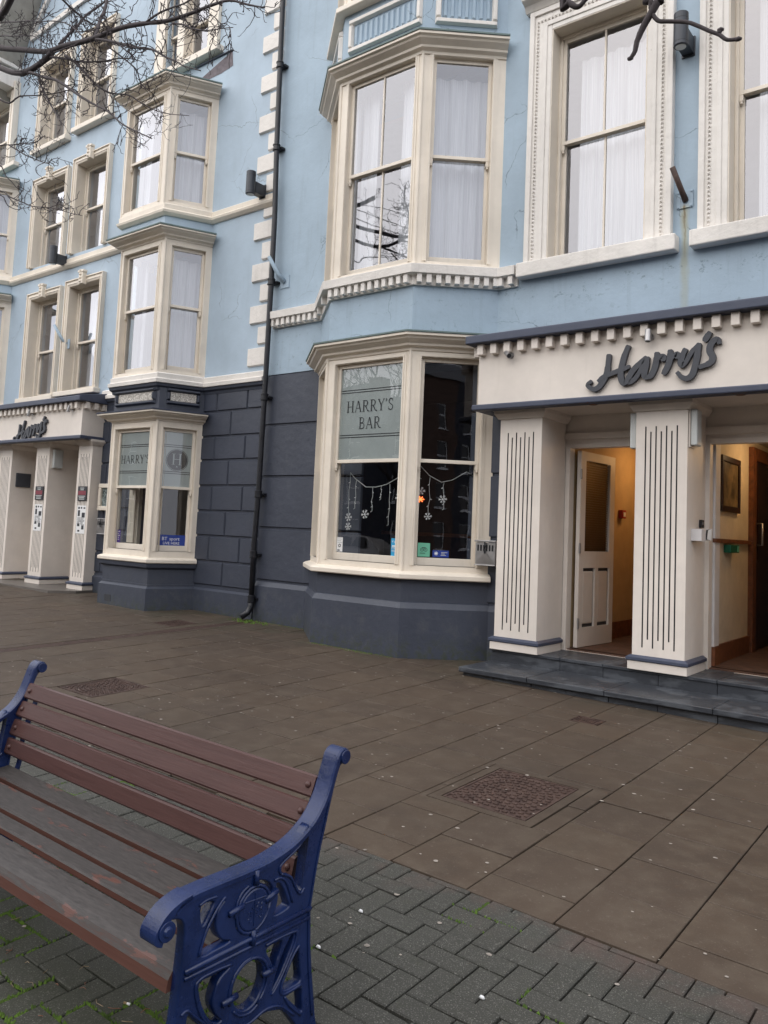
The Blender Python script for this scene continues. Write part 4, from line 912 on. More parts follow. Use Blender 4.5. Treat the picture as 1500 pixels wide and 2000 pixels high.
# left porch
LZ = .405
PL = portico(LB, -16.6, -12.03, [(-12.42, -12.01), (-13.80, -13.36), (-15.15, -14.68)], 7.40, 7.18, LZ, 2.905, 3.515, 7.96, 'smaller-looking far porch with the same dentilled coping and fluted piers', 7.98)
m_ = MB(T(0, 7.97)); m_.panel(-16.6, -12.0, 0, 3.2, [(-13.30, -12.52, LZ, 2.52), (-14.62, -13.86, LZ, 2.52)], 0, .10, 'porch'); m_.box(-13.4, -12.4, 0, .035, 2.62, 2.69, 'porch'); m_.box(-14.7, -13.8, 0, .035, 2.62, 2.69, 'porch'); m_.build('recess_wall', PL)
m_ = MB(); v = [(-17.5, 6.93), (-12.25, 6.93), (-11.96, 7.25), (-11.96, 7.63), (-12.0, 8.0), (-17.5, 8.0)]; m_.poly([(a, b, LZ - .003) for a, b in v], 'porchfloor')
for p, q in zip(v[:3], v[1:4]): m_.poly([(p[0], p[1], .2), (q[0], q[1], .2), (q[0], q[1], LZ - .003), (p[0], p[1], LZ - .003)], 'porchfloor')
m_.build('porch_floor', PL)
hl = hall(-13.32, -12.3, 8.05, 10.3, LZ, 2.75, 'darkwood', 'carpet', PL); door_leaf(PL, -13.26, 8.07, .76, LZ + .02, 2.50, R_(62), 'cream door standing ajar in the right doorway of the far porch'); door_leaf(PL, -14.62, 8.02, .76, LZ + .02, 2.50, R_(0), 'closed cream door of the far porch')
m_ = MB(T(0, 7.97)); m_.box(-13.02, -12.75, 0, .02, 2.76, 2.85, 'groove')
for k in range(4): m_.box(-13.01, -12.76, .02, .028, 2.768 + k * .021, 2.778 + k * .021, 'wood')
m_.build('vent_grille', PL)
m_ = MB(); m_.box(-12.3, -8.2, 7.9, 7.93, .2, .5, 'dark'); X0b, X1b, Y1b = -11.6, -8.25, 10.2
m_.poly([(X0b, 7.9, .5), (X0b, Y1b, .5), (X0b, Y1b, 3.4), (X0b, 7.9, 3.4)], 'barwall'); m_.poly([(X1b, 7.9, .5), (X1b, 7.9, 3.4), (X1b, Y1b, 3.4), (X1b, Y1b, .5)], 'barwall')
m_.poly([(X0b, Y1b, .5), (X1b, Y1b, .5), (X1b, Y1b, 3.4), (X0b, Y1b, 3.4)], 'barwall'); m_.poly([(X0b, 7.9, 3.4), (X0b, Y1b, 3.4), (X1b, Y1b, 3.4), (X1b, 7.9, 3.4)], 'barwall'); m_.poly([(X0b, 7.9, .9), (X1b, 7.9, .9), (X1b, Y1b, .9), (X0b, Y1b, .9)], 'carpet')
br2 = m_.build('bar_room', LB)
for a, c in ((3.72, 6.1), (6.25, 8.5), (8.6, 11.6)):
    m_ = MB(); x0, x1, y0, y1 = -18.9, -8.2, 7.92, 10.4
    m_.poly([(x0, y0, a), (x0, y1, a), (x0, y1, c), (x0, y0, c)], 'roomwall'); m_.poly([(x1, y0, a), (x1, y0, c), (x1, y1, c), (x1, y1, a)], 'roomwall')
    m_.poly([(x0, y1, a), (x1, y1, a), (x1, y1, c), (x0, y1, c)], 'roomwall'); m_.poly([(x0, y0, c), (x0, y1, c), (x1, y1, c), (x1, y0, c)], 'roomwall'); m_.poly([(x0, y0, a), (x1, y0, a), (x1, y1, a), (x0, y1, a)], 'roomwall'); m_.build('room', LB)
m_ = MB(); m_.box(-19, -8.1, 10.5, 10.6, -.2, 12.2, 'dark'); m_.box(-19, -8.1, 7.9, 10.6, 12.15, 12.2, 'roofslate'); m_.box(-19, -18.95, 7.6, 10.6, -.2, 12.2, 'blue_l'); m_.build('roof', LB)
# downpipe
dp = thing('downpipe', (-8.07, 7.5, .4), 'black cast iron downpipe running the full height between the two blue buildings', 'drainpipe')
pts = [(-8.115, 7.50, 10.4), (-8.115, 7.50, 9.0), (-8.10, 7.50, 8.16), (-8.075, 7.50, 6.96), (-8.035, 7.50, 5.9), (-8.03, 7.50, 5.1), (-8.035, 7.50, 3.9), (-8.052, 7.50, 2.07), (-8.085, 7.50, 1.34), (-8.075, 7.50, .62)]
m_ = MB(); m_.tube(pts, .037, 'iron', 14); m_.tube([(-8.075, 7.50, .62), (-8.075, 7.50, .50), (-8.09, 7.46, .42), (-8.13, 7.38, .36)], .042, 'iron', 12); m_.build('pipe', dp, smooth=True)
for z, x in ((8.16, -8.10), (6.93, -8.075), (4.98, -8.03), (3.36, -8.04), (2.02, -8.054), (1.2, -8.085), (.60, -8.075)):
    m_ = MB(); m_.tube([(x, 7.50, z - .05), (x, 7.50, z - .045), (x, 7.50, z + .05), (x, 7.50, z + .055)], [.040, .048, .048, .040], 'iron', 14); m_.tube([(x, 7.50, z + .028), (x, 7.50, z + .042)], .056, 'iron', 14); m_.tube([(x, 7.50, z - .042), (x, 7.50, z - .028)], .056, 'iron', 14)
    m_.box(x - .075, x + .075, 7.53, 7.60, z - .015, z + .015, 'iron'); m_.build('pipe_collar', dp)
# traced branch and lettering centre lines, metres
BR={"A": [[[-9.266, 4.0, 7.053], [-8.967, 4.0, 6.888], [-8.375, 4.0, 6.652], [-7.873, 4.0, 6.458], [-7.568, 4.0, 6.406], [-7.029, 4.0, 6.289], [-6.57, 4.0, 6.227], [-6.197, 4.0, 6.135], [-5.817, 4.0, 6.018], [-5.466, 4.0, 5.955], [-5.211, 4.0, 5.924], [-4.967, 4.0, 5.875], [-4.727, 4.0, 5.743], [-4.532, 4.0, 5.643]], 0.04, 0.006], "B": [[[-9.216, 4.0, 6.756], [-8.925, 4.0, 6.635], [-8.641, 4.0, 6.488], [-8.376, 4.0, 6.391], [-8.131, 4.0, 6.367], [-7.863, 4.0, 6.391], [-7.792, 4.0, 6.419]], 0.0272, 0.032], "C": [[[-6.959, 4.0, 6.264], [-6.69, 3.963, 6.132], [-6.365, 3.925, 5.962], [-6.056, 3.888, 5.796], [-5.765, 3.85, 5.655], [-5.509, 3.812, 5.478], [-5.32, 3.775, 5.36], [-5.162, 3.738, 5.247], [-4.887, 3.7, 5.096]], 0.0144, 0.004], "D": [[[-8.25, 4.0, 6.364], [-7.876, 3.962, 6.164], [-7.486, 3.925, 5.976], [-7.033, 3.888, 5.678], [-6.681, 3.85, 5.456], [-6.35, 3.812, 5.265], [-6.031, 3.775, 5.03], [-5.735, 3.738, 4.86], [-5.468, 3.7, 4.711]], 0.0176, 0.004], "E": [[[-7.816, 4.0, 6.379], [-7.603, 4.029, 6.306], [-7.388, 4.057, 6.215], [-7.148, 4.086, 6.139], [-6.919, 4.114, 6.087], [-6.767, 4.143, 6.075], [-6.549, 4.171, 6.005], [-6.398, 4.2, 5.929]], 0.0128, 0.003], "F": [[[-7.516, 4.0, 6.291], [-7.38, 4.033, 6.19], [-7.282, 4.067, 6.093], [-7.071, 4.1, 5.89], [-6.91, 4.133, 5.776], [-6.827, 4.167, 5.746], [-6.615, 4.2, 5.676], [-6.466, 4.233, 5.568], [-6.167, 4.267, 5.399], [-5.805, 4.3, 5.278]], 0.0144, 0.003], "G": [[[-8.028, 4.0, 6.205], [-7.83, 3.96, 6.006], [-7.638, 3.92, 5.824], [-7.388, 3.88, 5.589], [-7.23, 3.84, 5.465], [-7.09, 3.8, 5.33]], 0.0128, 0.004], "H": [[[-8.86, 4.0, 6.243], [-8.697, 4.033, 6.163], [-8.559, 4.067, 6.213], [-8.284, 4.1, 6.154], [-7.942, 4.133, 6.083], [-7.696, 4.167, 6.063], [-7.632, 4.2, 6.121]], 0.0096, 0.004], "I": [[[-8.767, 4.0, 5.678], [-8.554, 4.025, 5.639], [-8.308, 4.05, 5.599], [-8.111, 4.075, 5.573], [-7.988, 4.1, 5.621]], 0.008, 0.003], "J": [[[-8.544, 4.0, 5.617], [-8.32, 3.98, 5.499], [-8.103, 3.96, 5.38], [-7.813, 3.94, 5.243], [-7.536, 3.92, 5.123], [-7.43, 3.9, 5.137]], 0.008, 0.003], "K": [[[-8.677, 4.0, 5.135], [-8.477, 4.014, 5.029], [-8.243, 4.029, 4.928], [-8.018, 4.043, 4.83], [-7.768, 4.057, 4.769], [-7.563, 4.071, 4.709], [-7.326, 4.086, 4.622], [-7.135, 4.1, 4.56]], 0.008, 0.003], "L": [[[-8.775, 4.0, 5.464], [-8.681, 4.05, 5.329], [-8.643, 4.1, 5.273], [-8.603, 4.15, 5.206], [-8.57, 4.2, 5.184]], 0.008, 0.003], "M": [[[-6.995, 4.0, 6.286], [-7.069, 4.075, 6.453], [-7.159, 4.15, 6.629], [-7.227, 4.225, 6.779], [-7.312, 4.3, 7.001]], 0.0176, 0.016], "N": [[[-7.647, 4.0, 6.451], [-7.622, 4.08, 6.599], [-7.593, 4.16, 6.736], [-7.6, 4.24, 6.889], [-7.561, 4.32, 6.994], [-7.487, 4.4, 7.107]], 0.016, 0.01], "O": [[[-9.244, 4.0, 7.196], [-8.973, 3.975, 7.231], [-8.794, 3.95, 7.251], [-8.644, 3.925, 7.29], [-8.536, 3.9, 7.321]], 0.036, 0.036], "P": [[[-7.684, 4.0, 6.974], [-7.663, 4.1, 6.919], [-7.6, 4.2, 6.841], [-7.619, 4.3, 6.844], [-7.521, 4.4, 6.809]], 0.0128, 0.006], "Q": [[[-9.019, 4.0, 7.205], [-8.434, 3.9, 6.94], [-7.926, 3.8, 6.708], [-7.463, 3.7, 6.474], [-7.092, 3.6, 6.373]], 0.0096, 0.003], "R": [[[-9.015, 4.0, 7.043], [-8.538, 3.92, 6.826], [-8.109, 3.84, 6.636], [-7.696, 3.76, 6.432], [-7.331, 3.68, 6.188], [-6.954, 3.6, 6.001]], 0.008, 0.003], "S": [[[-6.746, 4.0, 6.119], [-6.551, 4.05, 5.962], [-6.428, 4.1, 5.851], [-6.436, 4.15, 5.822], [-6.437, 4.2, 5.733], [-6.315, 4.25, 5.624], [-6.386, 4.3, 5.641]], 0.008, 0.003], "T": [[[-8.669, 4.0, 5.09], [-8.686, 4.1, 5.01], [-8.645, 4.2, 4.988], [-8.701, 4.3, 5.074]], 0.0064, 0.003], "U": [[[-6.167, 4.0, 6.123], [-5.866, 3.95, 6.08], [-5.602, 3.9, 6.003], [-5.373, 3.85, 5.919], [-5.18, 3.8, 5.864]], 0.0096, 0.006], "V": [[[-5.73, 4.0, 5.968], [-5.479, 3.94, 5.823], [-5.262, 3.88, 5.676], [-5.005, 3.82, 5.532], [-4.763, 3.76, 5.425], [-4.531, 3.7, 5.316]], 0.008, 0.003], "W": [[[-7.204, 4.0, 6.332], [-7.403, 4.04, 6.537], [-7.718, 4.08, 6.76], [-8.162, 4.12, 6.971], [-8.669, 4.16, 7.139], [-9.261, 4.2, 7.335]], 0.008, 0.004]}
TW={"a": [[-1.058, 3.0, 3.818], [-1.071, 3.0, 3.759], [-1.091, 3.0, 3.723], [-1.117, 3.0, 3.686], [-1.138, 3.0, 3.65], [-1.154, 3.0, 3.613], [-1.161, 3.0, 3.576], [-1.178, 3.0, 3.552]], "b": [[-1.102, 3.0, 3.771], [-1.097, 3.0, 3.721], [-1.07, 3.0, 3.672], [-1.029, 3.0, 3.653], [-0.959, 3.0, 3.624], [-0.916, 3.0, 3.593], [-0.872, 3.0, 3.556], [-0.834, 3.0, 3.526], [-0.806, 3.0, 3.496], [-0.765, 3.0, 3.485]], "c": [[-1.485, 3.0, 3.95], [-1.455, 3.0, 3.901], [-1.431, 3.0, 3.873], [-1.407, 3.0, 3.864], [-1.382, 3.0, 3.882]], "d": [[-1.12, 3.0, 3.843], [-1.102, 3.0, 3.771], [-1.091, 3.0, 3.745]], "e": [[-0.836, 3.0, 3.531], [-0.829, 3.0, 3.545]]}
LET=[[[[-2.939, 3.339], [-2.946, 3.251], [-2.957, 3.17], [-2.988, 3.102], [-3.029, 3.047], [-3.077, 3.027], [-3.125, 3.048], [-3.145, 3.077], [-3.114, 3.101]], [[-3.033, 3.104], [-2.983, 3.139], [-2.863, 3.177], [-2.747, 3.211]], [[-2.753, 3.404], [-2.784, 3.329], [-2.808, 3.238], [-2.82, 3.158], [-2.812, 3.094], [-2.788, 3.06], [-2.755, 3.072]]], [[[-2.585, 3.279], [-2.637, 3.239], [-2.705, 3.171], [-2.744, 3.105], [-2.738, 3.07], [-2.703, 3.079], [-2.658, 3.126], [-2.614, 3.208], [-2.581, 3.273]], [[-2.573, 3.278], [-2.583, 3.205], [-2.596, 3.138], [-2.589, 3.106], [-2.559, 3.099]]], [[[-2.484, 3.311], [-2.49, 3.242], [-2.504, 3.175], [-2.533, 3.116], [-2.559, 3.099]], [[-2.496, 3.24], [-2.463, 3.273], [-2.428, 3.275], [-2.424, 3.244]]], [[[-2.365, 3.321], [-2.366, 3.252], [-2.384, 3.186], [-2.419, 3.12]], [[-2.372, 3.224], [-2.342, 3.266], [-2.304, 3.285], [-2.298, 3.256]]], [[[-2.233, 3.318], [-2.258, 3.263], [-2.271, 3.209], [-2.256, 3.18], [-2.223, 3.21], [-2.171, 3.298], [-2.119, 3.35]], [[-2.116, 3.352], [-2.126, 3.272], [-2.148, 3.153], [-2.173, 3.084], [-2.215, 3.058], [-2.264, 3.076], [-2.296, 3.114]]], [[[-2.026, 3.444], [-2.065, 3.383]]], [[[-1.945, 3.35], [-1.952, 3.381], [-1.99, 3.371], [-2.02, 3.326], [-2.022, 3.277], [-2.0, 3.231], [-2.008, 3.189], [-2.049, 3.166], [-2.104, 3.151]]]]
# ================================================================ lettering signs
def curve_smooth(pts, n=5):
    P_ = [Vector(p) for p in pts]; out = []
    for i in range(len(P_) - 1):
        a = P_[max(i - 1, 0)]; b = P_[i]; c = P_[i + 1]; d = P_[min(i + 2, len(P_) - 1)]
        for k in range(n):
            t_ = k / n; out.append(.5 * ((2 * b) + (c - a) * t_ + (2 * a - 5 * b + 4 * c - d) * t_ ** 2 + (3 * b - a - 3 * c + d) * t_ ** 3))
    out.append(P_[-1]); return out
def harry_sign(loc, fy, fx, fz, s, th, label):
    """brush-script name cut from thick sheet; one child per letter"""
    t_ = thing('lettering_sign', loc, label, 'sign'); cx, cz = -2.55, 3.24
    for li, L in enumerate(LET):
        mb = MB()
        for si, st in enumerate(L):
            pts = curve_smooth([(fx + (a - cx) * s, fz + (b - cz) * s) for a, b in st], 6); n = len(pts); yo = fy - .0012 * si - .0004 * li; w = .021 * s
            outl = []; Lp, Rp = [], []
            for i, p in enumerate(pts):
                d = (pts[min(i + 1, n - 1)] - pts[max(i - 1, 0)]).normalized(); nn = Vector((-d.y, d.x)); ww = w * (1.12 if .15 < i / n < .85 else .95) * (1 + .18 * nn.x)
                Lp.append(p + nn * ww); Rp.append(p - nn * ww)
            d0 = (pts[0] - pts[1]).normalized(); d1 = (pts[-1] - pts[-2]).normalized()
            cap = lambda c, d, nn: [c + nn * w * .75 + d * w * .6, c - nn * w * .75 + d * w * .6]
            k = mb.mat('letter'); ke = mb.mat('black'); ring = Rp + cap(pts[-1], d1, Vector((d1.y, -d1.x))) + Lp[::-1] + cap(pts[0], d0, Vector((d0.y, -d0.x)))
            b0 = len(mb.v); m_ = len(ring)
            mb.v += [(p.x, yo, p.y) for p in ring] + [(p.x, fy + th, p.y) for p in ring]
            for i in range(m_): j = (i + 1) % m_; mb.f.append([b0 + i, b0 + m_ + i, b0 + m_ + j, b0 + j]); mb.mi.append(k)
            # faces: quads along the stroke
            nR = len(Rp); q0 = b0; idxR = lambda i: b0 + i; idxL = lambda i: b0 + nR + 2 + (len(Lp) - 1 - i)
            for i in range(n - 1): mb.f.append([idxR(i), idxR(i + 1), idxL(i + 1), idxL(i)]); mb.mi.append(k)
            mb.f.append([idxR(n - 1), b0 + nR, b0 + nR + 1, idxL(n - 1)]); mb.mi.append(k); mb.f.append([idxL(0), b0 + m_ - 2, b0 + m_ - 1, idxR(0)]); mb.mi.append(k)
        mb.build('letter', t_)
    return t_
harry_sign((-2.55, 7.09, 3.24), 7.09, -2.55, 3.24, 1.0, .034, "dark grey script lettering reading Harry's over the nearer porch")
harry_sign((-13.65, 7.14, 3.12), 7.14, -13.64, 3.12, .92, .034, "dark grey script lettering reading Harry's over the far porch on the left")
# window lettering (printed on the frosted film, part of the bays)
tr = f1[1][0]; L = f1[1][3]; uc = (f1[1][1] + f1[1][2]) / 2
serif("HARRY'S", uc - .01, 2.965, .135, tr, bay1, xs=1.0, o=-.070, sp=.05); serif('BAR', uc - .0, 2.765, .135, tr, bay1, xs=1.0, o=-.070, sp=.05)
tr = g1[1][0]; uc = (g1[1][1] + g1[1][2]) / 2
serif("HARRY'S", uc, 2.44, .125, tr, bl1, xs=1.12, o=-.070, sp=.04)
tr = g1[2][0]; uc = (g1[2][1] + g1[2][2]) / 2
m_ = MB(tr)
def disc(mb, u, z, r, o, m, n=28, r2=None):
    if r2 is None: mb.poly([(u + r * math.cos(2 * math.pi * i / n), o, z + r * math.sin(2 * math.pi * i / n)) for i in range(n)], m)
    else:
        for i in range(n):
            a, b = 2 * math.pi * i / n, 2 * math.pi * (i + 1) / n
            mb.poly([(u + r2 * math.cos(a), o, z + r2 * math.sin(a)), (u + r * math.cos(a), o, z + r * math.sin(a)), (u + r * math.cos(b), o, z + r * math.sin(b)), (u + r2 * math.cos(b), o, z + r2 * math.sin(b))], m)
disc(m_, uc, 2.50, .165, -.0705, 'printblack'); disc(m_, uc, 2.50, .157, -.0695, 'film', r2=.151); m_.poly([(uc - .012, -.069, 2.395), (uc + .012, -.069, 2.395), (uc, -.069, 2.42)], 'film'); m_.build('monogram_disc', bl1)
serif('H', uc, 2.43, .165, tr, bl1, m='film', o=-.0685, xs=1.1)

# ================================================================ wall fittings
def wall_light(x, y, z, label, s=1., px=0.0):
    """cylinder up-and-down light on a bracket box"""
    t_ = thing('wall_light', (x, y, z), label, 'wall light', 'cylindrical wall lights on the hotel front')
    c = (x, y - .24 * s, z); m_ = MB(); R0 = .068 * s
    m_.tube([(c[0], c[1], z - .165 * s), (c[0], c[1], z - .16 * s), (c[0], c[1], z + .16 * s), (c[0], c[1], z + .165 * s)], [R0 * .95, R0, R0, R0 * .95], 'lamp', 24); m_.tube([(c[0], c[1], z + .10 * s), (c[0], c[1], z + .108 * s)], R0 * 1.02, 'black', 24); m_.tube([(c[0], c[1], z - .13 * s), (c[0], c[1], z - .122 * s)], R0 * 1.02, 'black', 24); m_.build('housing', t_, bevel=.003)
    m_ = MB(); m_.tube([(c[0], c[1], z - .170 * s), (c[0], c[1], z - .164 * s)], R0 * .72, 'plastic', 20); m_.build('lens', t_)
    m_ = MB(); m_.box(x - .055 * s, x + .055 * s, y - .19 * s, y - .01, z - .13 * s, z + .03 * s, 'lamp'); m_.box(x - .065 * s, x + .065 * s, y - .015, y, z - .15 * s, z + .05 * s, 'lamp'); m_.build('bracket', t_, bevel=.004)
wall_light(-2.40, 7.6, 6.50, 'dark cylinder wall light between the two first floor windows at top right')
wall_light(-8.37, 7.56, 6.42, 'dark cylinder wall light beside the quoins left of the downpipe')
wall_light(-13.62, 7.56, 6.34, 'small dark cylinder wall light at far left, under the second floor windows')
def spot(x, y, z, d, label):
    t_ = thing('spotlight', (x, y, z), label, 'spotlight', 'small steel spotlights on the porches')
    m_ = MB(); m_.tube([(x, y, z), (x, y - .014, z)], .032, 'steel', 16); m_.tube([(x, y - .01, z), (x, y - .06, z)], .011, 'steel', 8); m_.build('wall_plate', t_)
    d = Vector(d).normalized(); p = Vector((x, y - .075, z)); m_ = MB(); m_.tube([p - d * .06, p - d * .055, p + d * .05, p + d * .055], [.026, .029, .029, .028], 'steel', 18); m_.build('barrel', t_, smooth=False)
    m_ = MB(); m_.tube([p + d * .0555, p + d * .0575], .022, 'groove', 14); m_.build('lens', t_)
spot(-4.0, 7.13, 3.455, (.55, -.5, -.45), 'steel spotlight aimed sideways near the left end of the nearer porch')
spot(-2.555, 7.13, 3.475, (0, -.1, -1), "steel spotlight pointing down above the nearer Harry's lettering")
spot(-12.32, 7.18, 3.40, (-.25, -.1, -1), 'small spotlight near the right corner of the far porch')
spot(-13.62, 7.18, 3.40, (-.25, -.1, -1), "small spotlight above the far Harry's lettering")
def ash_bin(x0, x1, y, z0, z1, label):
    t_ = thing('cigarette_bin', ((x0 + x1) / 2, y, z0), label, 'ashtray', 'wall mounted steel cigarette bins')
    m_ = MB(T(0, y)); m_.box(x0, x1, 0, .075, z0, z1 - .025, 'steel'); m_.box(x0 - .008, x1 + .008, 0, .088, z1 - .02, z1, 'steel'); m_.box(x0 - .004, x1 + .004, 0, .085, z0 - .012, z0, 'steel')
    cx = (x0 + x1) / 2; h = z1 - z0; w_ = x1 - x0
    m_.poly([(x0, .075, z0 + .01), (cx, .088, z0 + h * .55), (x1, .075, z0 + .01)], 'steel'); m_.build('body', t_, bevel=.004)
    m_ = MB(T(0, y))
    for k in range(6):
        u = x0 + w_ * (.14 + .145 * k); m_.box(u - .009, u + .009, .0755, .078, z1 - .115, z1 - .05, 'black')
    m_.tube([(cx, .09, z1 - .02), (cx + .008, .094, z1 - .06), (cx - .006, .092, z1 - .10), (cx + .004, .092, z1 - .14)], .009, 'black', 6); m_.build('slots', t_)
ash_bin(-4.53, -4.285, 7.50, 1.285, 1.545, 'steel cigarette bin between the bay window and the nearer porch'); ash_bin(-11.86, -11.62, 7.56, 1.35, 1.60, 'steel cigarette bin beside the far porch, below the menu case')
t_ = thing('menu_case', (-11.72, 7.56, 1.73), 'cream framed menu case on the dark wall beside the far porch', 'menu case')
m_ = MB(T(0, 7.585)); a, c, z0, z1 = -11.96, -11.56, 1.73, 2.175
for q in ((a, c, z0, z0 + .07), (a, c, z1 - .07, z1), (a, a + .07, z0 + .07, z1 - .07), (c - .07, c, z0 + .07, z1 - .07)): m_.box(q[0], q[1], 0, .06, q[2], q[3], 'cream')
m_.build('frame', t_, bevel=.01); t2 = NT('menu_print'); f_ = t2.noise(38, 4, .8); t2.col(t2.mix(t2.ramp(f_, .48, .55), (.02, .03, .03), (.30, .36, .36))); t2.rough(.3); M['menu'] = t2.m
m_ = MB(T(0, 7.585)); m_.box(a + .07, c - .07, 0, .02, z0 + .07, z1 - .07, 'menu'); m_.build('menu_sheet', t_)
# fluorescent fittings on the pier, keypad, post box, call point, picture, plate
def batten(x0, x1, y0, y1, z0, z1, face, label):
    t_ = thing('batten_light', ((x0 + x1) / 2, (y0 + y1) / 2, z0), label, 'light fitting', 'strip light fittings on the porch piers')
    m_ = MB(); m_.box(x0, x1, y0, y1, z0, z1, 'plastic'); m_.build('diffuser', t_, bevel=.012); m_ = MB(); xa, xb = (x0 - .012, x0) if face > 0 else (x1, x1 + .012)
    m_.box(xa, xb, y0 - .01, y1 + .01, z0 - .015, z1 + .01, 'porch'); m_.build('backplate', t_)
batten(-2.25, -2.19, 7.33, 7.47, 2.49, 2.82, 1, 'strip light fitting on the right side of the middle pier'); batten(-2.82, -2.755, 7.35, 7.45, 2.48, 2.82, -1, 'strip light fitting on the left side of the middle pier')
batten(-13.345, -13.28, 7.45, 7.62, 2.45, 2.78, 1, 'strip light fitting on a pier of the far porch')
t_ = thing('keypad', (-2.25, 7.70, 1.76), 'small dark keypad on the side of the middle pier', 'keypad'); m_ = MB(); m_.box(-2.263, -2.24, 7.665, 7.745, 1.755, 1.83, 'black'); m_.build('housing', t_, bevel=.004); m_ = MB(); m_.box(-2.24, -2.236, 7.69, 7.725, 1.785, 1.81, 'steel'); m_.build('key_panel', t_)
t_ = thing('leaflet_holder', (-2.24, 7.55, 1.63), 'white box with leaflets on the side of the middle pier, below the keypad', 'letter box'); m_ = MB(); m_.box(-2.265, -2.17, 7.43, 7.56, 1.63, 1.74, 'whitewall'); m_.build('box', t_, bevel=.004); m_ = MB()
for k in range(4): m_.poly([(-2.21 + .01 * k, 7.57 + .02 * k, 1.65), (-2.19 + .01 * k, 7.66 + .012 * k, 1.64), (-2.19 + .01 * k, 7.69 + .008 * k, 1.74 + .004 * k), (-2.21 + .01 * k, 7.6 + .02 * k, 1.735)], ('groove', 'plastic', 'groove', 'paper')[k])
m_.build('leaflets', t_)
t_ = thing('picture', (-2.2, 8.57, 1.93), 'dark framed picture on the hallway wall inside the right doorway', 'picture'); m_ = MB()
for q in ((8.22, 8.9, 1.94, 2.0), (8.22, 8.9, 2.44, 2.5), (8.22, 8.28, 2.0, 2.44), (8.84, 8.9, 2.0, 2.44)): m_.box(-2.238, -2.205, q[0], q[1], q[2], q[3], 'darkwood')
m_.build('frame', t_, bevel=.006); M['map'] = simple('brown_print', (.20, .14, .07), .4, 0, .5, 7); m_ = MB(); m_.box(-2.236, -2.22, 8.28, 8.84, 2.0, 2.44, 'map'); m_.build('print', t_)
t_ = thing('call_point', (-3.64, 9.29, 1.9), 'red fire alarm call point on the ochre hallway wall behind the open door', 'fire alarm'); m_ = MB(); m_.box(-3.663, -3.61, 9.23, 9.35, 1.87, 1.97, 'alarmred'); m_.build('housing', t_, bevel=.006); m_ = MB(); m_.box(-3.61, -3.606, 9.26, 9.32, 1.89, 1.945, 'paper'); m_.build('window', t_)
t_ = thing('key_cabinet', (-2.2, 8.55, 1.53), 'small dark green box under the dado rail in the right hallway', 'box'); m_ = MB(); m_.box(-2.238, -2.17, 8.40, 8.72, 1.53, 1.61, 'exitgreen'); m_.build('case', t_, bevel=.006); m_ = MB(); m_.box(-2.17, -2.166, 8.64, 8.70, 1.54, 1.60, 'green'); m_.build('label_plate', t_)
for (x, z, lab) in ((-4.2, 0, ''),): pass
for i, (x, lab) in enumerate(((-3.14, 'small recessed downlight in the porch soffit left of the middle pier'), (-1.80, 'small recessed downlight in the porch soffit right of the middle pier'))):
    t_ = thing('downlight', (x, 7.22, 2.905), lab, 'downlight'); m_ = MB(); m_.tube([(x, 7.22, 2.912), (x, 7.22, 2.902)], .05, 'soffit', 18); m_.build('rim', t_); m_ = MB(); m_.tube([(x, 7.22, 2.9015), (x, 7.22, 2.8985)], .038, 'wood', 16); m_.build('lens', t_)
# flag socket, pole brackets
t_ = thing('flagpole_socket', (-2.42, 7.6, 4.9), 'rusty flagpole socket on a painted plate between the first floor windows', 'bracket')
m_ = MB(FA); m_.box(-2.49, -2.335, 0, .014, 4.83, 5.0, 'blue')
for a in (-2.475, -2.35):
    for z in (4.845, 4.985): m_.tube([(a, .014, z), (a, .024, z)], .009, 'blue', 8)
m_.build('plate', t_, bevel=.002); m_ = MB(FA); m_.tube([(-2.405, .01, 4.90), (-2.42, .10, 4.98), (-2.47, .22, 5.17)], [.03, .026, .026], 'rust', 12); m_.build('tube', t_, smooth=True)
for x, z, lab in ((-7.86, 4.98, 'blue painted pole bracket on the wall just right of the downpipe'), (-13.40, 4.72, 'blue grey pole bracket between the two first floor windows at left')):
    t_ = thing('pole_bracket', (x, 7.6, z), lab, 'bracket'); m_ = MB(FA); m_.pillow(x - .09, x + .09, z - .09, z + .09, 0, .012, .003, 'blue'); m_.build('plate', t_); m_ = MB(FA); m_.tube([(x, .01, z), (x - .06, .09, z + .10), (x - .14, .20, z + .33)], [.035, .028, .026], 'blue', 10); m_.build('socket', t_, smooth=True)
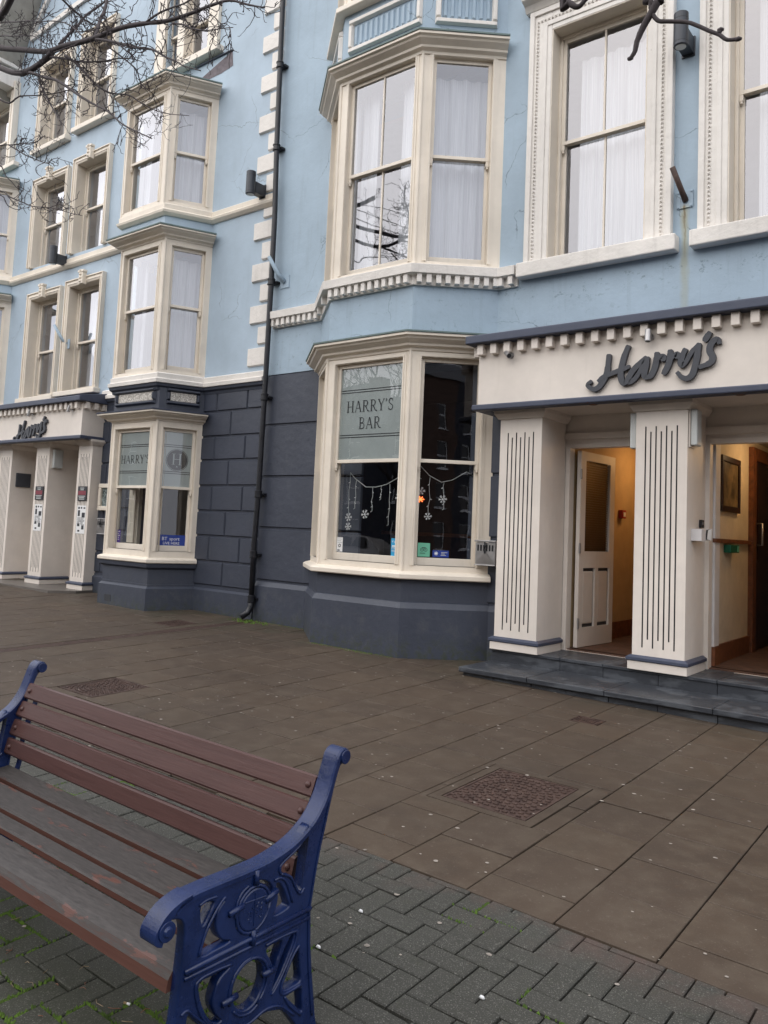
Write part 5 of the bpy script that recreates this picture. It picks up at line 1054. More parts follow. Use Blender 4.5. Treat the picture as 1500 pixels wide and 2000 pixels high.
# posters and plates on the far piers
def lines(mb, u0, u1, z0, z1, o, n, m, rnd, blocks=()):
    for k in range(n):
        z = z1 - (z1 - z0) * (k + .5) / n; a = u0 + rnd.uniform(.0, .12) * (u1 - u0); b = u1 - rnd.uniform(.0, .45) * (u1 - u0); mb.box(a, b, o, o + .0008, z - (z1 - z0) / n * .22, z + (z1 - z0) / n * .22, m)
rnd = random.Random(9)
for x0, lab in ((-13.72, 'second pier from the right of the far porch'), (-12.335, 'right pier of the far porch')):
    tr = T(0, 7.40)
    t_ = thing('notice_plate', (x0 + .14, 7.39, 1.89), 'red banded plate on the ' + lab, 'sign'); m_ = MB(tr); m_.box(x0, x0 + .265, .001, .018, 1.88, 2.12, 'groove'); m_.build('plate', t_, bevel=.003)
    m_ = MB(tr); m_.box(x0 + .02, x0 + .245, .018, .0195, 1.975, 2.045, 'red'); m_.build('red_band', t_); m_ = MB(tr)
    for z, w_ in ((2.09, .12), (2.062, .1), (1.955, .2), (1.93, .16), (1.905, .16)): m_.box(x0 + .13 - w_ / 2, x0 + .13 + w_ / 2, .0181, .0192, z - .006, z + .006, 'plastic')
    tag(m_.build('small_print', t_), kind='stuff')
    t_ = thing('poster', (x0 + .13, 7.39, 1.32), 'white poster on the ' + lab, 'poster'); m_ = MB(tr); m_.box(x0 - .0, x0 + .26, .001, .004, 1.33, 1.80, 'paper'); m_.build('sheet', t_); m_ = MB(tr)
    for (u, z, w_, h_) in ((.03, 1.74, .05, .035), (.11, 1.745, .04, .03), (.19, 1.745, .05, .025), (.03, 1.62, .06, .1), (.15, 1.60, .09, .08), (.03, 1.45, .07, .05), (.16, 1.40, .07, .07), (.05, 1.36, .06, .03)): m_.box(x0 + u, x0 + u + w_, .0042, .0052, z, z + h_, 'groove')
    lines(m_, x0 + .12, x0 + .24, 1.47, 1.6, .0042, 7, 'lamp', rnd); lines(m_, x0 + .02, x0 + .14, 1.5, 1.6, .0042, 5, 'lamp', rnd); tag(m_.build('pictures', t_), kind='stuff')
t_ = thing('wall_plate', (-14.66, 7.6, 2.35), 'grey plate on the side of the leftmost pier of the far porch', 'plate'); m_ = MB(); m_.box(-14.70, -14.65, 7.5, 7.78, 2.12, 2.38, 'letter'); m_.build('plate', t_, bevel=.004)
# window stickers
def sticker(tr, u0, u1, z0, z1, o, m, lab, deco):
    p = tr((u0 + u1) / 2, o, z0); t_ = thing('window_sticker', p, lab, 'sticker'); m_ = MB(tr); m_.box(u0, u1, o - .0006, o, z0, z1, m); m_.build('sheet', t_)
    m_ = MB(tr); deco(m_, u0, u1, z0, z1, o + .0006); d = m_.build('print', t_); return t_
tr, a, c, L = f1[1]; og = -.112
def d1(m_, u0, u1, z0, z1, o): disc(m_, (u0 + u1) / 2, z0 + (z1 - z0) * .42, .02, o, 'groove', 12, .011); lines(m_, u0 + .01, u1 - .005, z1 - .07, z1 - .01, o, 3, 'plastic', rnd); lines(m_, u0 + .01, u1 - .01, z0, z0 + .03, o, 1, 'lamp', rnd)
sticker(tr, a + .045, a + .135, 1.335, 1.50, og, 'paper', 'narrow white sticker at the lower left of the bar window', d1)
def d2(m_, u0, u1, z0, z1, o): lines(m_, u0 + .01, u1 - .02, z1 - .10, z1 - .07, o, 1, 'paper', rnd)
st = sticker(tr, c - .145, c - .043, 1.325, 1.52, og, 'stblue', 'bright blue venue sticker at the lower right of the bar window', d2)
for tx, z, s_ in (('OFFICIAL', 1.405, .028), ('VENUE', 1.37, .034), ('BT Sport', 1.475, .026)): text_mesh(tx, s_, 'paper', st, lambda u, o, z_, z=z: tr(c - .095 + u * .8, og + .0014, z + z_), depth=0)
tr2, a2, c2, L2 = f1[2]
def d3(m_, u0, u1, z0, z1, o):
    cu, cz = (u0 + u1) / 2, z0 + (z1 - z0) * .5
    disc(m_, cu - .02, cz, .02, o, 'groove', 16, .015); disc(m_, cu + .02, cz, .02, o, 'groove', 16, .015); disc(m_, cu - .02, cz, .006, o, 'groove', 8); disc(m_, cu + .02, cz, .006, o, 'groove', 8)
    m_.poly([(cu - .03, o, cz + .018), (cu + .03, o, cz + .018), (cu + .015, o, cz + .027), (cu - .015, o, cz + .027)], 'groove'); lines(m_, u0 + .02, u1 - .05, z0 + .03, z0 + .045, o, 1, 'groove', rnd)
sticker(tr2, a2 + .05, a2 + .185, 1.335, 1.485, og, 'green', 'green square sticker with an owl face in the side bar window', d3)
def d4(m_, u0, u1, z0, z1, o):
    for k in range(4):
        an = k * math.pi / 4; du, dz = .022 * math.cos(an), .022 * math.sin(an); ribbon(m_, [(u0 + .04 - du, z0 + .04 - dz), (u0 + .04 + du, z0 + .04 + dz)], .006, o + .0002 * k, 'paper')
    lines(m_, u0 + .09, u1 - .01, z0 + .015, z1 - .015, o, 3, 'plastic', rnd)
sticker(tr2, a2 + .215, a2 + .395, 1.335, 1.41, og, 'navy', 'small dark blue sticker with a white star in the side bar window', d4)
tr, a, c, L = g1[1]
sticker(tr, a + .045, a + .125, 1.25, 1.44, og, 'purple', 'purple sticker strip in the front window of the left bay', lambda m_, u0, u1, z0, z1, o: lines(m_, u0 + .01, u1 - .01, z0 + .03, z1 - .01, o, 5, 'plastic', rnd))
sticker(tr, c - .11, c - .045, 1.25, 1.38, og, 'stblue', 'blue sticker at the corner of the front window of the left bay', lambda m_, u0, u1, z0, z1, o: lines(m_, u0 + .01, u1 - .01, z0 + .02, z1 - .02, o, 3, 'paper', rnd))
tr3, a3, c3, L3 = g1[2]
st = sticker(tr3, a3 + .043, c3 - .043, 1.247, 1.40, og, 'navy', 'dark blue banner reading BT sport LIVE HERE in the side window of the left bay', lambda m_, u0, u1, z0, z1, o: None if False else m_.box(u0 + .01, u0 + .012, o, o + .0002, z0 + .01, z0 + .012, 'paper'))
text_mesh('LIVE HERE', .055, 'paper', st, lambda u, o, z_: tr3((a3 + c3) / 2 + u, og + .0014, 1.262 + z_), depth=0); text_mesh('BT', .07, 'paper', st, lambda u, o, z_: tr3((a3 + c3) / 2 - .10 + u, og + .0014, 1.322 + z_), depth=0); text_mesh('sport', .07, 'paper', st, lambda u, o, z_: tr3((a3 + c3) / 2 + .045 + u, og + .0014, 1.322 + z_), depth=0)
# string of icicle lights with snowflakes behind the bar windows
def snowflake(par, tr, u, z, r, m='paper'):
    m_ = MB(tr); o = -.235
    for k in range(6):
        an = k * math.pi / 3 + .1; r = r * .97; e = (u + r * math.cos(an), z + r * math.sin(an)); m_.tube([(u, o, z), (e[0], o, e[1])], .0032, m, 5)
        for s_ in (.55, .8):
            b = (u + r * s_ * math.cos(an), z + r * s_ * math.sin(an))
            for w_ in (-.9, .9): m_.tube([(b[0], o, b[1]), (b[0] + r * .3 * math.cos(an + w_), o, b[1] + r * .3 * math.sin(an + w_))], .0028, m, 5)
    m_.build('snowflake', par)
def icicles(tr, swag, drops, flakes, lab, glow=None):
    p = tr(swag[0][0], -.23, swag[0][1]); t_ = thing('string_lights', p, lab, 'string lights'); m_ = MB(tr); m_.tube([(u, -.235, z) for u, z in swag], .0045, 'plastic', 6)
    rnd = random.Random(int(len(drops) * 7))
    for u, z, l in drops:
        pts = [(u, z)]
        for k in range(1, 6): pts.append((u + rnd.uniform(-.012, .012), z - l * k / 5))
        pts.append((pts[-1][0] - .02, pts[-1][1] - .01)); m_.tube([(a_, -.235, b_) for a_, b_ in pts], .0032, 'plastic', 5)
        for k in (1, 3, 4): a_, b_ = pts[k]; s_ = rnd.choice((-1, 1)); m_.tube([(a_, -.235, b_), (a_ + s_ * .018, -.23, b_ - .012)], .0035, 'paper', 5)
    m_.build('cord', t_)
    for f_ in flakes: snowflake(t_, tr, *f_)
    if glow: m_ = MB(tr); 
    if glow:
        for k in range(7): an = k * .9; m_.tube([(glow[0], -.26, glow[1]), (glow[0] + .045 * math.cos(an), -.26, glow[1] + .035 * math.sin(an))], .006, 'redglow', 5)
        m_.build('star_light', t_)
    return t_
tr, a, c, L = f1[1]
icicles(tr, [(a + .1, 2.27), (a + .18, 2.20), (a + .35, 2.10), (a + .5, 2.10), (a + .65, 2.13), (a + .8, 2.20), (a + .93, 2.30)], [(a + .1, 2.26, .5), (a + .2, 2.18, .33), (a + .45, 2.10, .28), (a + .58, 2.11, .15), (a + .7, 2.14, .47), (a + .86, 2.24, .55)], [(a + .35, 1.78, .058), (a + .1, 1.74, .055), (a + .1, 1.63, .05), (a + .84, 1.98, .058)], 'white icicle lights and snowflakes hanging in the front bar window')
tr, a, c, L = f1[2]
icicles(tr, [(a + .06, 2.34), (a + .16, 2.24), (a + .30, 2.17), (a + .42, 2.20), (a + .58, 2.30), (a + .66, 2.26)], [(a + .05, 2.33, .2), (a + .17, 2.22, .4), (a + .33, 2.17, .3), (a + .64, 2.26, .12)], [(a + .07, 2.06, .05), (a + .16, 1.78, .045), (a + .32, 1.98, .05)], 'white icicle lights with snowflakes hanging in the side bar window', glow=(a + .07, 1.97))

# ================================================================ BENCH
bench = thing('park_bench', (-2.6, 1.65, .075), 'park bench with blue iron ends, red brown back slats and worn seat', 'bench')
XE = -1.68
def casting(x_outer, th, name):
    cu = bpy.data.curves.new('c', 'CURVE'); cu.dimensions = '2D'; cu.fill_mode = 'BOTH'; cu.extrude = th / 2 - .004; cu.bevel_depth = .004; cu.bevel_resolution = 1; cu.resolution_u = 1
    def loop(pts, smooth=2):
        P_ = [Vector(p) for p in pts]; n = len(P_); out = []
        for i in range(n):
            a_, b, c_, d = P_[(i - 1) % n], P_[i], P_[(i + 1) % n], P_[(i + 2) % n]
            for k in range(3):
                t_ = k / 3; out.append(.5 * ((2 * b) + (c_ - a_) * t_ + (2 * a_ - 5 * b + 4 * c_ - d) * t_ ** 2 + (3 * b - a_ - 3 * c_ + d) * t_ ** 3))
        sp = cu.splines.new('POLY'); sp.points.add(len(out) - 1); sp.use_cyclic_u = True
        for q, v in zip(sp.points, out): q.co = (v.x, v.y, 0, 1)
    OUT = [(1.345, .612), (1.38, .630), (1.443, .634), (1.50, .634), (1.577, .634), (1.64, .636), (1.70, .644), (1.763, .657), (1.80, .668), (1.829, .683), (1.860, .703), (1.883, .726), (1.905, .756), (1.922, .790), (1.940, .840), (1.953, .879), (1.97, .897), (1.99, .897), (2.005, .882), (2.0, .865), (1.978, .862),
           (1.965, .85), (1.946, .80), (1.932, .751), (1.918, .70), (1.903, .642), (1.888, .58), (1.876, .527), (1.867, .455), (1.871, .40), (1.876, .34), (1.888, .26), (1.901, .19), (1.915, .115), (1.925, .075), (1.88, .072), (1.862, .10), (1.83, .14), (1.80, .176), (1.77, .202), (1.745, .213), (1.715, .222), (1.687, .225), (1.66, .220), (1.62, .214), (1.56, .235), (1.50, .265), (1.458, .30), (1.425, .335), (1.414, .33), (1.411, .28), (1.408, .18), (1.41, .07), (1.35, .068), (1.358, .15), (1.368, .25), (1.380, .33), (1.386, .40), (1.392, .50), (1.393, .555), (1.383, .585), (1.365, .597), (1.352, .600)]
    loop(OUT)
    for h in (
        [(1.437, .603), (1.470, .606), (1.489, .598), (1.478, .578), (1.462, .552), (1.450, .545), (1.440, .556)],
        [(1.525, .590), (1.503, .570), (1.497, .545), (1.503, .515), (1.522, .490), (1.55, .478), (1.545, .468), (1.50, .466), (1.452, .466), (1.445, .490), (1.455, .53), (1.475, .565), (1.50, .59)],
        [(1.632, .606), (1.660, .603), (1.688, .588), (1.704, .565), (1.700, .548), (1.683, .552), (1.678, .570), (1.660, .585), (1.640, .590)],
        [(1.565, .50), (1.585, .480), (1.61, .466), (1.625, .470), (1.622, .482), (1.605, .488), (1.588, .503), (1.575, .515)],
        [(1.713, .577), (1.733, .570), (1.752, .545), (1.767, .515), (1.777, .490), (1.758, .482), (1.725, .480), (1.708, .485), (1.716, .505), (1.722, .53), (1.715, .553)],
        [(1.838, .700), (1.800, .662), (1.765, .642), (1.734, .622), (1.733, .600), (1.752, .592), (1.78, .570), (1.800, .540), (1.815, .522), (1.824, .530), (1.830, .58), (1.838, .64)],
        [(1.447, .404), (1.49, .408), (1.545, .408), (1.556, .400), (1.525, .385), (1.508, .355), (1.505, .325), (1.520, .295), (1.540, .274), (1.528, .268), (1.500, .282), (1.475, .315), (1.455, .355)],
        [(1.632, .392), (1.605, .387), (1.578, .365), (1.567, .328), (1.578, .290), (1.605, .266), (1.635, .259), (1.665, .270), (1.685, .298), (1.690, .33), (1.680, .365), (1.655, .388)],
        [(1.692, .404), (1.725, .407), (1.755, .402), (1.752, .375), (1.738, .345), (1.727, .322), (1.715, .345), (1.702, .368), (1.690, .385)],
        [(1.790, .405), (1.805, .400), (1.795, .365), (1.765, .315), (1.735, .278), (1.722, .270), (1.724, .290), (1.742, .335), (1.760, .37)],
        [(1.824, .355), (1.832, .34), (1.838, .30), (1.846, .252), (1.81, .247), (1.775, .250), (1.762, .265), (1.775, .295), (1.80, .330)],
        [(1.779, .232), (1.81, .236), (1.848, .232), (1.855, .20), (1.860, .165), (1.850, .158), (1.828, .180), (1.80, .208)]): loop(h)
    ob = bpy.data.objects.new('c', cu); COL.objects.link(ob); dg = bpy.context.evaluated_depsgraph_get(); dg.update(); me = bpy.data.meshes.new_from_object(ob.evaluated_get(dg))
    bpy.data.objects.remove(ob); bpy.data.curves.remove(cu)
    for v in me.vertices: y, z, t_ = v.co.x, v.co.y, v.co.z; v.co = (x_outer - th / 2 + t_, y, z)
    me.materials.clear(); me.materials.append(M['benchblue']); me.name = name; o = bpy.data.objects.new(name, me); COL.objects.link(o); adopt(o, bench)
    # flat top rail of the arm and back, scroll, ribs, medallion (sub-parts)
    top = [(1.352, .615), (1.38, .634), (1.443, .640), (1.577, .640), (1.66, .642), (1.72, .650), (1.763, .660), (1.80, .673), (1.829, .688), (1.860, .708), (1.883, .731), (1.905, .762), (1.922, .796), (1.940, .846), (1.956, .888), (1.975, .903), (1.995, .900), (2.008, .882)]
    tp = curve_smooth(top, 4); m_ = MB(); k = m_.mat('benchblue'); n = len(tp); xa, xb = x_outer - .058, x_outer + .006
    for i, p in enumerate(tp):
        d = (tp[min(i + 1, n - 1)] - tp[max(i - 1, 0)]).normalized(); nn = Vector((-d.y, d.x))
        q = [(xa + .006, p + nn * .004), (xb - .006, p + nn * .004), (xb, p), (xb, p - nn * .012), (xa, p - nn * .012), (xa, p)]
        m_.v += [(x, v.x, v.y) for x, v in q]
    for i in range(n - 1):
        for j in range(6): m_.f.append([i * 6 + j, i * 6 + (j + 1) % 6, i * 6 + 6 + (j + 1) % 6, i * 6 + 6 + j]); m_.mi.append(k)
    m_.f += [[0, 5, 4, 3, 2, 1], [(n - 1) * 6 + j for j in range(6)]]; m_.mi += [k, k]; r = m_.build('arm_rest', o, smooth=False)
    m_ = MB()
    sc = [(1.405, .640, 0), (1.372, .634, 0), (1.340, .622, 0), (1.315, .603, 0), (1.299, .578, 0), (1.300, .556, 0), (1.318, .547, 0)]
    k = m_.mat('benchblue'); tp2 = curve_smooth([(a_, b) for a_, b, _ in sc], 4); n = len(tp2)
    for i, p in enumerate(tp2):
        d = (tp2[min(i + 1, n - 1)] - tp2[max(i - 1, 0)]).normalized(); nn = Vector((d.y, -d.x)); t0 = .008 + .010 * math.sin(math.pi * i / (n - 1))
        q = [(xa, p - nn * -.004), (xb, p - nn * -.004), (xb, p - nn * t0), (xa, p - nn * t0)]; m_.v += [(x, v.x, v.y) for x, v in q]
    for i in range(n - 1):
        for j in range(4): m_.f.append([i * 4 + j, i * 4 + (j + 1) % 4, i * 4 + 4 + (j + 1) % 4, i * 4 + 4 + j]); m_.mi.append(k)
    m_.f += [[0, 3, 2, 1], [(n - 1) * 4 + j for j in range(4)]]; m_.mi += [k, k]
    m_.tube([(xa + .004, 1.328, .578), (xb + .004, 1.328, .578)], .025, 'benchblue', 20); m_.tube([(xb + .003, 1.328, .578), (xb + .010, 1.328, .578)], [.015, .010], 'benchblue', 14); m_.build('scroll', o, bevel=.002); m_ = MB(); m_.tube([(xa, 1.985, .880), (xb + .004, 1.985, .880)], .022, 'benchblue', 18); m_.build('top_knob', o, bevel=.002)
    m_ = MB(); xf = x_outer
    def rib(pts, r_=.0065, closed=False, sm=True):
        q = curve_smooth(pts, 4) if sm else [Vector(p) for p in pts]; m_.tube([(xf + .001, v.x, v.y) for v in q], r_, 'benchblue', 6)
    rib([(1.398, .450), (1.865, .456)], .008, sm=False); rib([(1.398, .433), (1.86, .430)], .006, sm=False)
    rib([(1.945, .84), (1.912, .70), (1.885, .60), (1.868, .50), (1.860, .44), (1.866, .34), (1.88, .24), (1.90, .13)], .004)
    for h in ([(1.605, .602), (1.580, .590), (1.562, .560), (1.560, .53)], [(1.690, .53), (1.685, .505), (1.665, .480), (1.64, .465)], [(1.52, .600), (1.497, .580), (1.46, .53), (1.44, .475)], [(1.705, .585), (1.73, .585), (1.758, .56), (1.785, .50)],
              [(1.845, .70), (1.80, .655), (1.727, .622), (1.728, .596)], [(1.728, .596), (1.77, .575), (1.80, .53), (1.818, .513), (1.832, .525)], [(1.56, .410), (1.50, .415), (1.44, .408), (1.448, .35), (1.475, .30), (1.51, .265)], [(1.632, .40), (1.60, .395), (1.57, .37), (1.56, .328)],
              [(1.575, .28), (1.60, .258), (1.64, .25), (1.675, .265)], [(1.686, .412), (1.73, .414), (1.80, .410), (1.812, .40), (1.80, .36), (1.75, .29), (1.72, .262)], [(1.826, .362), (1.80, .34), (1.765, .285), (1.758, .255), (1.78, .243), (1.845, .243)], [(1.774, .236), (1.80, .20), (1.85, .152)],
              [(1.395, .345), (1.415, .350), (1.45, .315), (1.51, .265), (1.58, .228), (1.64, .222), (1.70, .232), (1.76, .215), (1.82, .165)], [(1.432, .605), (1.455, .612), (1.492, .610)]): rib(h, .0045)
    rib(_arc(1.627, .532, .062, .062, 0, 360, 20), .0055, sm=False); rib(_arc(1.628, .325, .072, .072, -60, 200, 16), .005, sm=False)
    for (y, z, dy, dz) in ((1.56, .552, .032, .004), (1.692, .548, .03, .008), (1.557, .318, .034, .002), (1.70, .335, .03, .0), (1.63, .617, .0, .02), (1.63, .455, 0, .02)): m_.tube([(xf + .003, y - dy / 1.3, z - dz), (xf + .003, y + dy / 1.3, z + dz)], .009, 'benchblue', 8)
    tag(m_.build('cast_ribs', o, smooth=True), kind='stuff')
    m_ = MB(); m_.tube([(xf - .006, 1.627, .532), (xf + .004, 1.627, .532), (xf + .006, 1.627, .532)], [.056, .056, .052], 'benchblue', 26); m_.tube([(xf + .007, 1.588, .562), (xf + .007, 1.668, .556)], .002, 'benchblue', 5); m_.tube([(xf + .007, 1.627, .578), (xf + .007, 1.627, .488)], .002, 'benchblue', 5)
    rn = random.Random(4)
    for q in range(26):
        y, z = 1.60 + rn.random() * .055, .50 + rn.random() * .05; m_.tube([(xf + .0065, y, z), (xf + .0065, y + .004, z + rn.uniform(-.004, .004))], .0016, 'benchblue', 4)
    m_.build('medallion', o)
    return o
casting(XE, .034, 'bench_end'); casting(-3.52, .034, 'bench_end')
def slat(prof_c, ang, w, t, x0, x1, m, wob=0, rnd=random.Random(8)):
    """plank with rounded long edges; prof_c = centre (y, z), ang its tilt"""
    m_ = MB(); n = 26; k = m_.mat(m); ca, sa = math.cos(ang), math.sin(ang); r = min(.006, t * .3)
    sec = [(-w / 2 + r, -t / 2), (w / 2 - r, -t / 2), (w / 2, -t / 2 + r), (w / 2, t / 2 - r), (w / 2 - r, t / 2), (-w / 2 + r, t / 2), (-w / 2, t / 2 - r), (-w / 2, -t / 2 + r)]
    for i in range(n + 1):
        x = x0 + (x1 - x0) * i / n; dz = .003 * noise.noise((x * 1.3, prof_c[0] * 9, 0)) - .004 * math.sin(math.pi * i / n) * wob
        for a_, b in sec: m_.v.append((x, prof_c[0] + a_ * ca - b * sa, prof_c[1] + a_ * sa + b * ca + dz))
    for i in range(n):
        for j in range(8): m_.f.append([i * 8 + j, i * 8 + (j + 1) % 8, i * 8 + 8 + (j + 1) % 8, i * 8 + 8 + j]); m_.mi.append(k)
    m_.f += [[j for j in range(8)][::-1], [n * 8 + j for j in range(8)]]; m_.mi += [k, k]; return m_
TILT = .004
for (y, z, an) in ((1.930, .783, R_(68)), (1.902, .708, R_(67)), (1.878, .631, R_(71)), (1.858, .553, R_(77))):
    s_ = slat((y, z), an, .068, .026, -3.53, -1.742, 'slatred').build('back_slat', bench, smooth=False)
    for x in (-1.765, -3.485):
        m_ = MB(); nx = Vector((0, -math.sin(an), math.cos(an))); p = Vector((x, y, z)) + nx * .012; m_.tube([p, p + nx * .004, p + nx * .009, p + nx * .011], [.011, .0105, .007, .002], 'slatred', 12); m_.build('bolt', s_, smooth=True)
for (y, z, an, w_) in ((1.820, .452, R_(8), .088), (1.668, .455, R_(3), .128), (1.538, .458, R_(0), .068)): slat((y, z), an, w_, .030, -3.50, -1.712, 'slatworn', .5).build('seat_slat', bench)
m_ = MB(); k = m_.mat('slatworn'); sec = [(1.368, .398), (1.372, .428), (1.385, .446), (1.405, .456), (1.440, .462), (1.480, .464), (1.488, .458), (1.488, .436), (1.43, .432), (1.395, .420), (1.388, .398)]; n = 26
for i in range(n + 1):
    x = -3.50 + 1.788 * i / n
    for y, z in sec: m_.v.append((x, y, z + .003 * noise.noise((x, 0, 0)) - .003 * math.sin(math.pi * i / n)))
q = len(sec)
for i in range(n):
    for j in range(q): m_.f.append([i * q + j, i * q + (j + 1) % q, (i + 1) * q + (j + 1) % q, (i + 1) * q + j]); m_.mi.append(k)
m_.f += [[j for j in range(q)][::-1], [n * q + j for j in range(q)]]; m_.mi += [k, k]; m_.build('seat_slat', bench, smooth=False)
for x in (-1.755, -3.46):   # iron straps behind the slats
    m_ = MB(); tp = curve_smooth([(1.40, .425), (1.55, .438), (1.70, .432), (1.84, .425), (1.88, .48), (1.885, .56), (1.902, .64), (1.925, .71), (1.955, .81)], 4)
    for p_, q_ in zip(tp[:-1], tp[1:]): m_.tube([(x, p_.x, p_.y), (x, q_.x, q_.y)], .012, 'benchblue', 6, caps=False)
    m_.build('support_bar', bench)

bench.rotation_euler = (0, .013, 0); bench.location.z += .012
# ================================================================ TREES
def tube_branch(mb, pts, r0, r1, n=7):
    P_ = curve_smooth(pts, 3); k = len(P_); m = [r0 + (r1 - r0) * i / (k - 1) for i in range(k)]
    m = [r * (1 + .18 * noise.noise((P_[i].x * 9, P_[i].z * 9, P_[i].y * 9))) for i, r in enumerate(m)]; mb.tube(P_, m, 'bark', n)
    return P_, m
def twig(mb, p, d, L, r, rnd, depth=0):
    pts = [p]; q = Vector(p); d = Vector(d).normalized(); n = max(3, int(L / .035))
    for i in range(n):
        d = (d + Vector((rnd.gauss(0, .36), rnd.gauss(0, .3), rnd.gauss(0, .36) + (.10 if i > n * .5 else 0)))).normalized(); q = q + d * L / n; pts.append(q.copy())
        if depth < 2 and rnd.random() < .5 and i > 0:
            dd = (d + Vector((rnd.gauss(0, .9), rnd.gauss(0, .6), rnd.gauss(0, .9)))).normalized(); twig(mb, q, dd, L * rnd.uniform(.2, .5), r * .82, rnd, depth + 1)
    mb.tube(pts, [r * (1 - .4 * i / n) * (1.35 if i == n else 1) for i in range(n + 1)], 'bark', 4)
tree = thing('bare_tree', (-9.5, 3.6, .2), 'bare tree reaching in from the left, dark twigs against the upper windows', 'tree')
rnd = random.Random(21); m_ = MB()
m_.tube([(-9.5, 3.6, -.1), (-9.48, 3.62, .5), (-9.42, 3.62, 1.6), (-9.3, 3.66, 2.6), (-9.2, 3.7, 3.3)], [.16, .125, .115, .11, .12], 'bark', 14); m_.build('trunk', tree, smooth=True)
anchor = Vector((-9.2, 3.7, 3.25)); tw = MB(); bcount = 0
for kk, (pts, r0, r1) in BR.items():
    mb_ = MB(); P0 = [Vector(p) for p in pts]
    if kk in 'ABHIKLOQRTW' and kk not in 'H':
        d = P0[0] - anchor; P0 = [anchor + Vector((.0, 0, .0)), anchor + d * .5 + Vector((0, .04, .08))] + P0
        if kk in 'ILTRQWK': P0 = P0[2:]; P0 = [P0[0] + Vector((-.35, -.1, -.05)) * 1.0] + P0
    P_, rr = tube_branch(mb_, P0, r0 * 1.0, r1, 8); mb_.build('branch', tree, smooth=True)
    dens = 48 if r0 > .02 else 62
    for i in range(2, len(P_) - 1):
        if P_[i].x < -8.6: continue
        seg = (P_[i + 1] - P_[i]).length
        for _k in range(2 if rnd.random() < .5 else 1):
            if rnd.random() > seg * dens: continue
            d = (P_[i + 1] - P_[i]).normalized(); side = rnd.choice((-1, 1)); dd = d * .5 + Vector((rnd.gauss(0, .3), rnd.gauss(0, .35), side * rnd.uniform(.4, 1.0))); twig(tw, P_[i], dd, rnd.uniform(.07, .32), min(.0054, rr[i] * .5) if r0 > .011 else .0038, rnd)
tag(tw.build('twigs', tree), kind='stuff')
t2 = thing('bare_tree', (1.6, -.6, 0), 'second bare tree whose few twigs hang in at the top right corner', 'tree'); m_ = MB()
m_.tube([(1.6, -.6, -.05), (1.58, -.6, .5), (1.5, -.5, 1.8), (1.35, -.3, 3.6), (1.0, .1, 5.4)], [.15, .12, .11, .10, .08], 'bark', 14); m_.build('trunk', t2, smooth=True)
for kk, pts in TW.items():
    mb_ = MB(); P0 = [Vector(p) for p in pts]
    if kk in 'acd': P0 = [Vector((1.0, .1, 5.4)), Vector((P0[0].x + .5, 1.9, 5.9)), P0[0] + Vector((.08, -.05, .75))] + P0
    r0 = {'a': .020, 'b': .012, 'c': .016, 'd': .014, 'e': .005}[kk]; k_ = len(curve_smooth(P0, 3)); mb_.tube(curve_smooth(P0, 3), [(.016 * (1 - i / k_) + .0075) if kk in 'acd' else .009 - .002 * i / k_ for i in range(k_)] , 'bark', 8)
    e = P0[-1]
    if kk != 'd': mb_.tube([e - Vector((.012, 0, .0)), e, e + Vector((.010, 0, -.003))], [.007, .0095, .005], 'bark', 7)
    mb_.build('branch', t2, smooth=True)

# ================================================================ small litter
rnd = random.Random(31)
def butt(x, y, a, lab):
    z = gz(x, y) + .0045; d = Vector((math.cos(a), math.sin(a), 0)) * .011; t_ = thing('cigarette_end', (x, y, z - .004), lab, 'litter'); m_ = MB(); m_.tube([(x - d.x, y - d.y, z), (x + d.x * .1, y + d.y * .1, z)], .0038, 'map', 8); m_.build('filter', t_); m_ = MB(); m_.tube([(x + d.x * .1, y + d.y * .1, z), (x + d.x, y + d.y, z)], .0037, 'paper', 8); m_.build('paper', t_)
butt(-2.21, 1.62, .3, 'cigarette end on the blocks beside the front leg of the bench')
for (x, y, lab) in ((-3.02, 2.20, 'white pebble on the blocks seen between seat and back slats, left one'), (-2.96, 2.17, 'white pebble on the blocks seen between seat and back slats, right one'), (-2.03, 2.56, 'white pebble on the blocks just right of the bench end'), (-1.98, 2.26, 'white pebble in a joint of the blocks right of the bench'), (-1.38, 2.40, 'small white shell at the foot of the blocks near the slabs')):
    m_ = MB(); z = gz(x, y); r = .009; m_.tube([(x - r, y, z + .004), (x - r * .4, y, z + .007), (x + r * .5, y, z + .007), (x + r, y, z + .004)], [.003, .0065, .006, .002], 'paper', 7); o = m_.build('pebble', smooth=True); tag(o, lab, 'pebble')
m_ = MB()
for q in range(70):
    x, y = rnd.uniform(-3.4, -1.7), rnd.uniform(.9, 1.7); z = gz(x, y) + .003; a_ = rnd.uniform(0, 6); L = rnd.uniform(.01, .05)
    m_.tube([(x, y, z), (x + L * .5 * math.cos(a_), y + L * .5 * math.sin(a_), z + .003), (x + L * math.cos(a_ + .4), y + L * math.sin(a_ + .4), z)], .0012, 'wood' if q % 3 else 'map', 4)
tag(m_.build('twig_litter'), 'fallen twigs and leaf stalks on the mossy blocks under the bench', 'litter', kind='stuff')

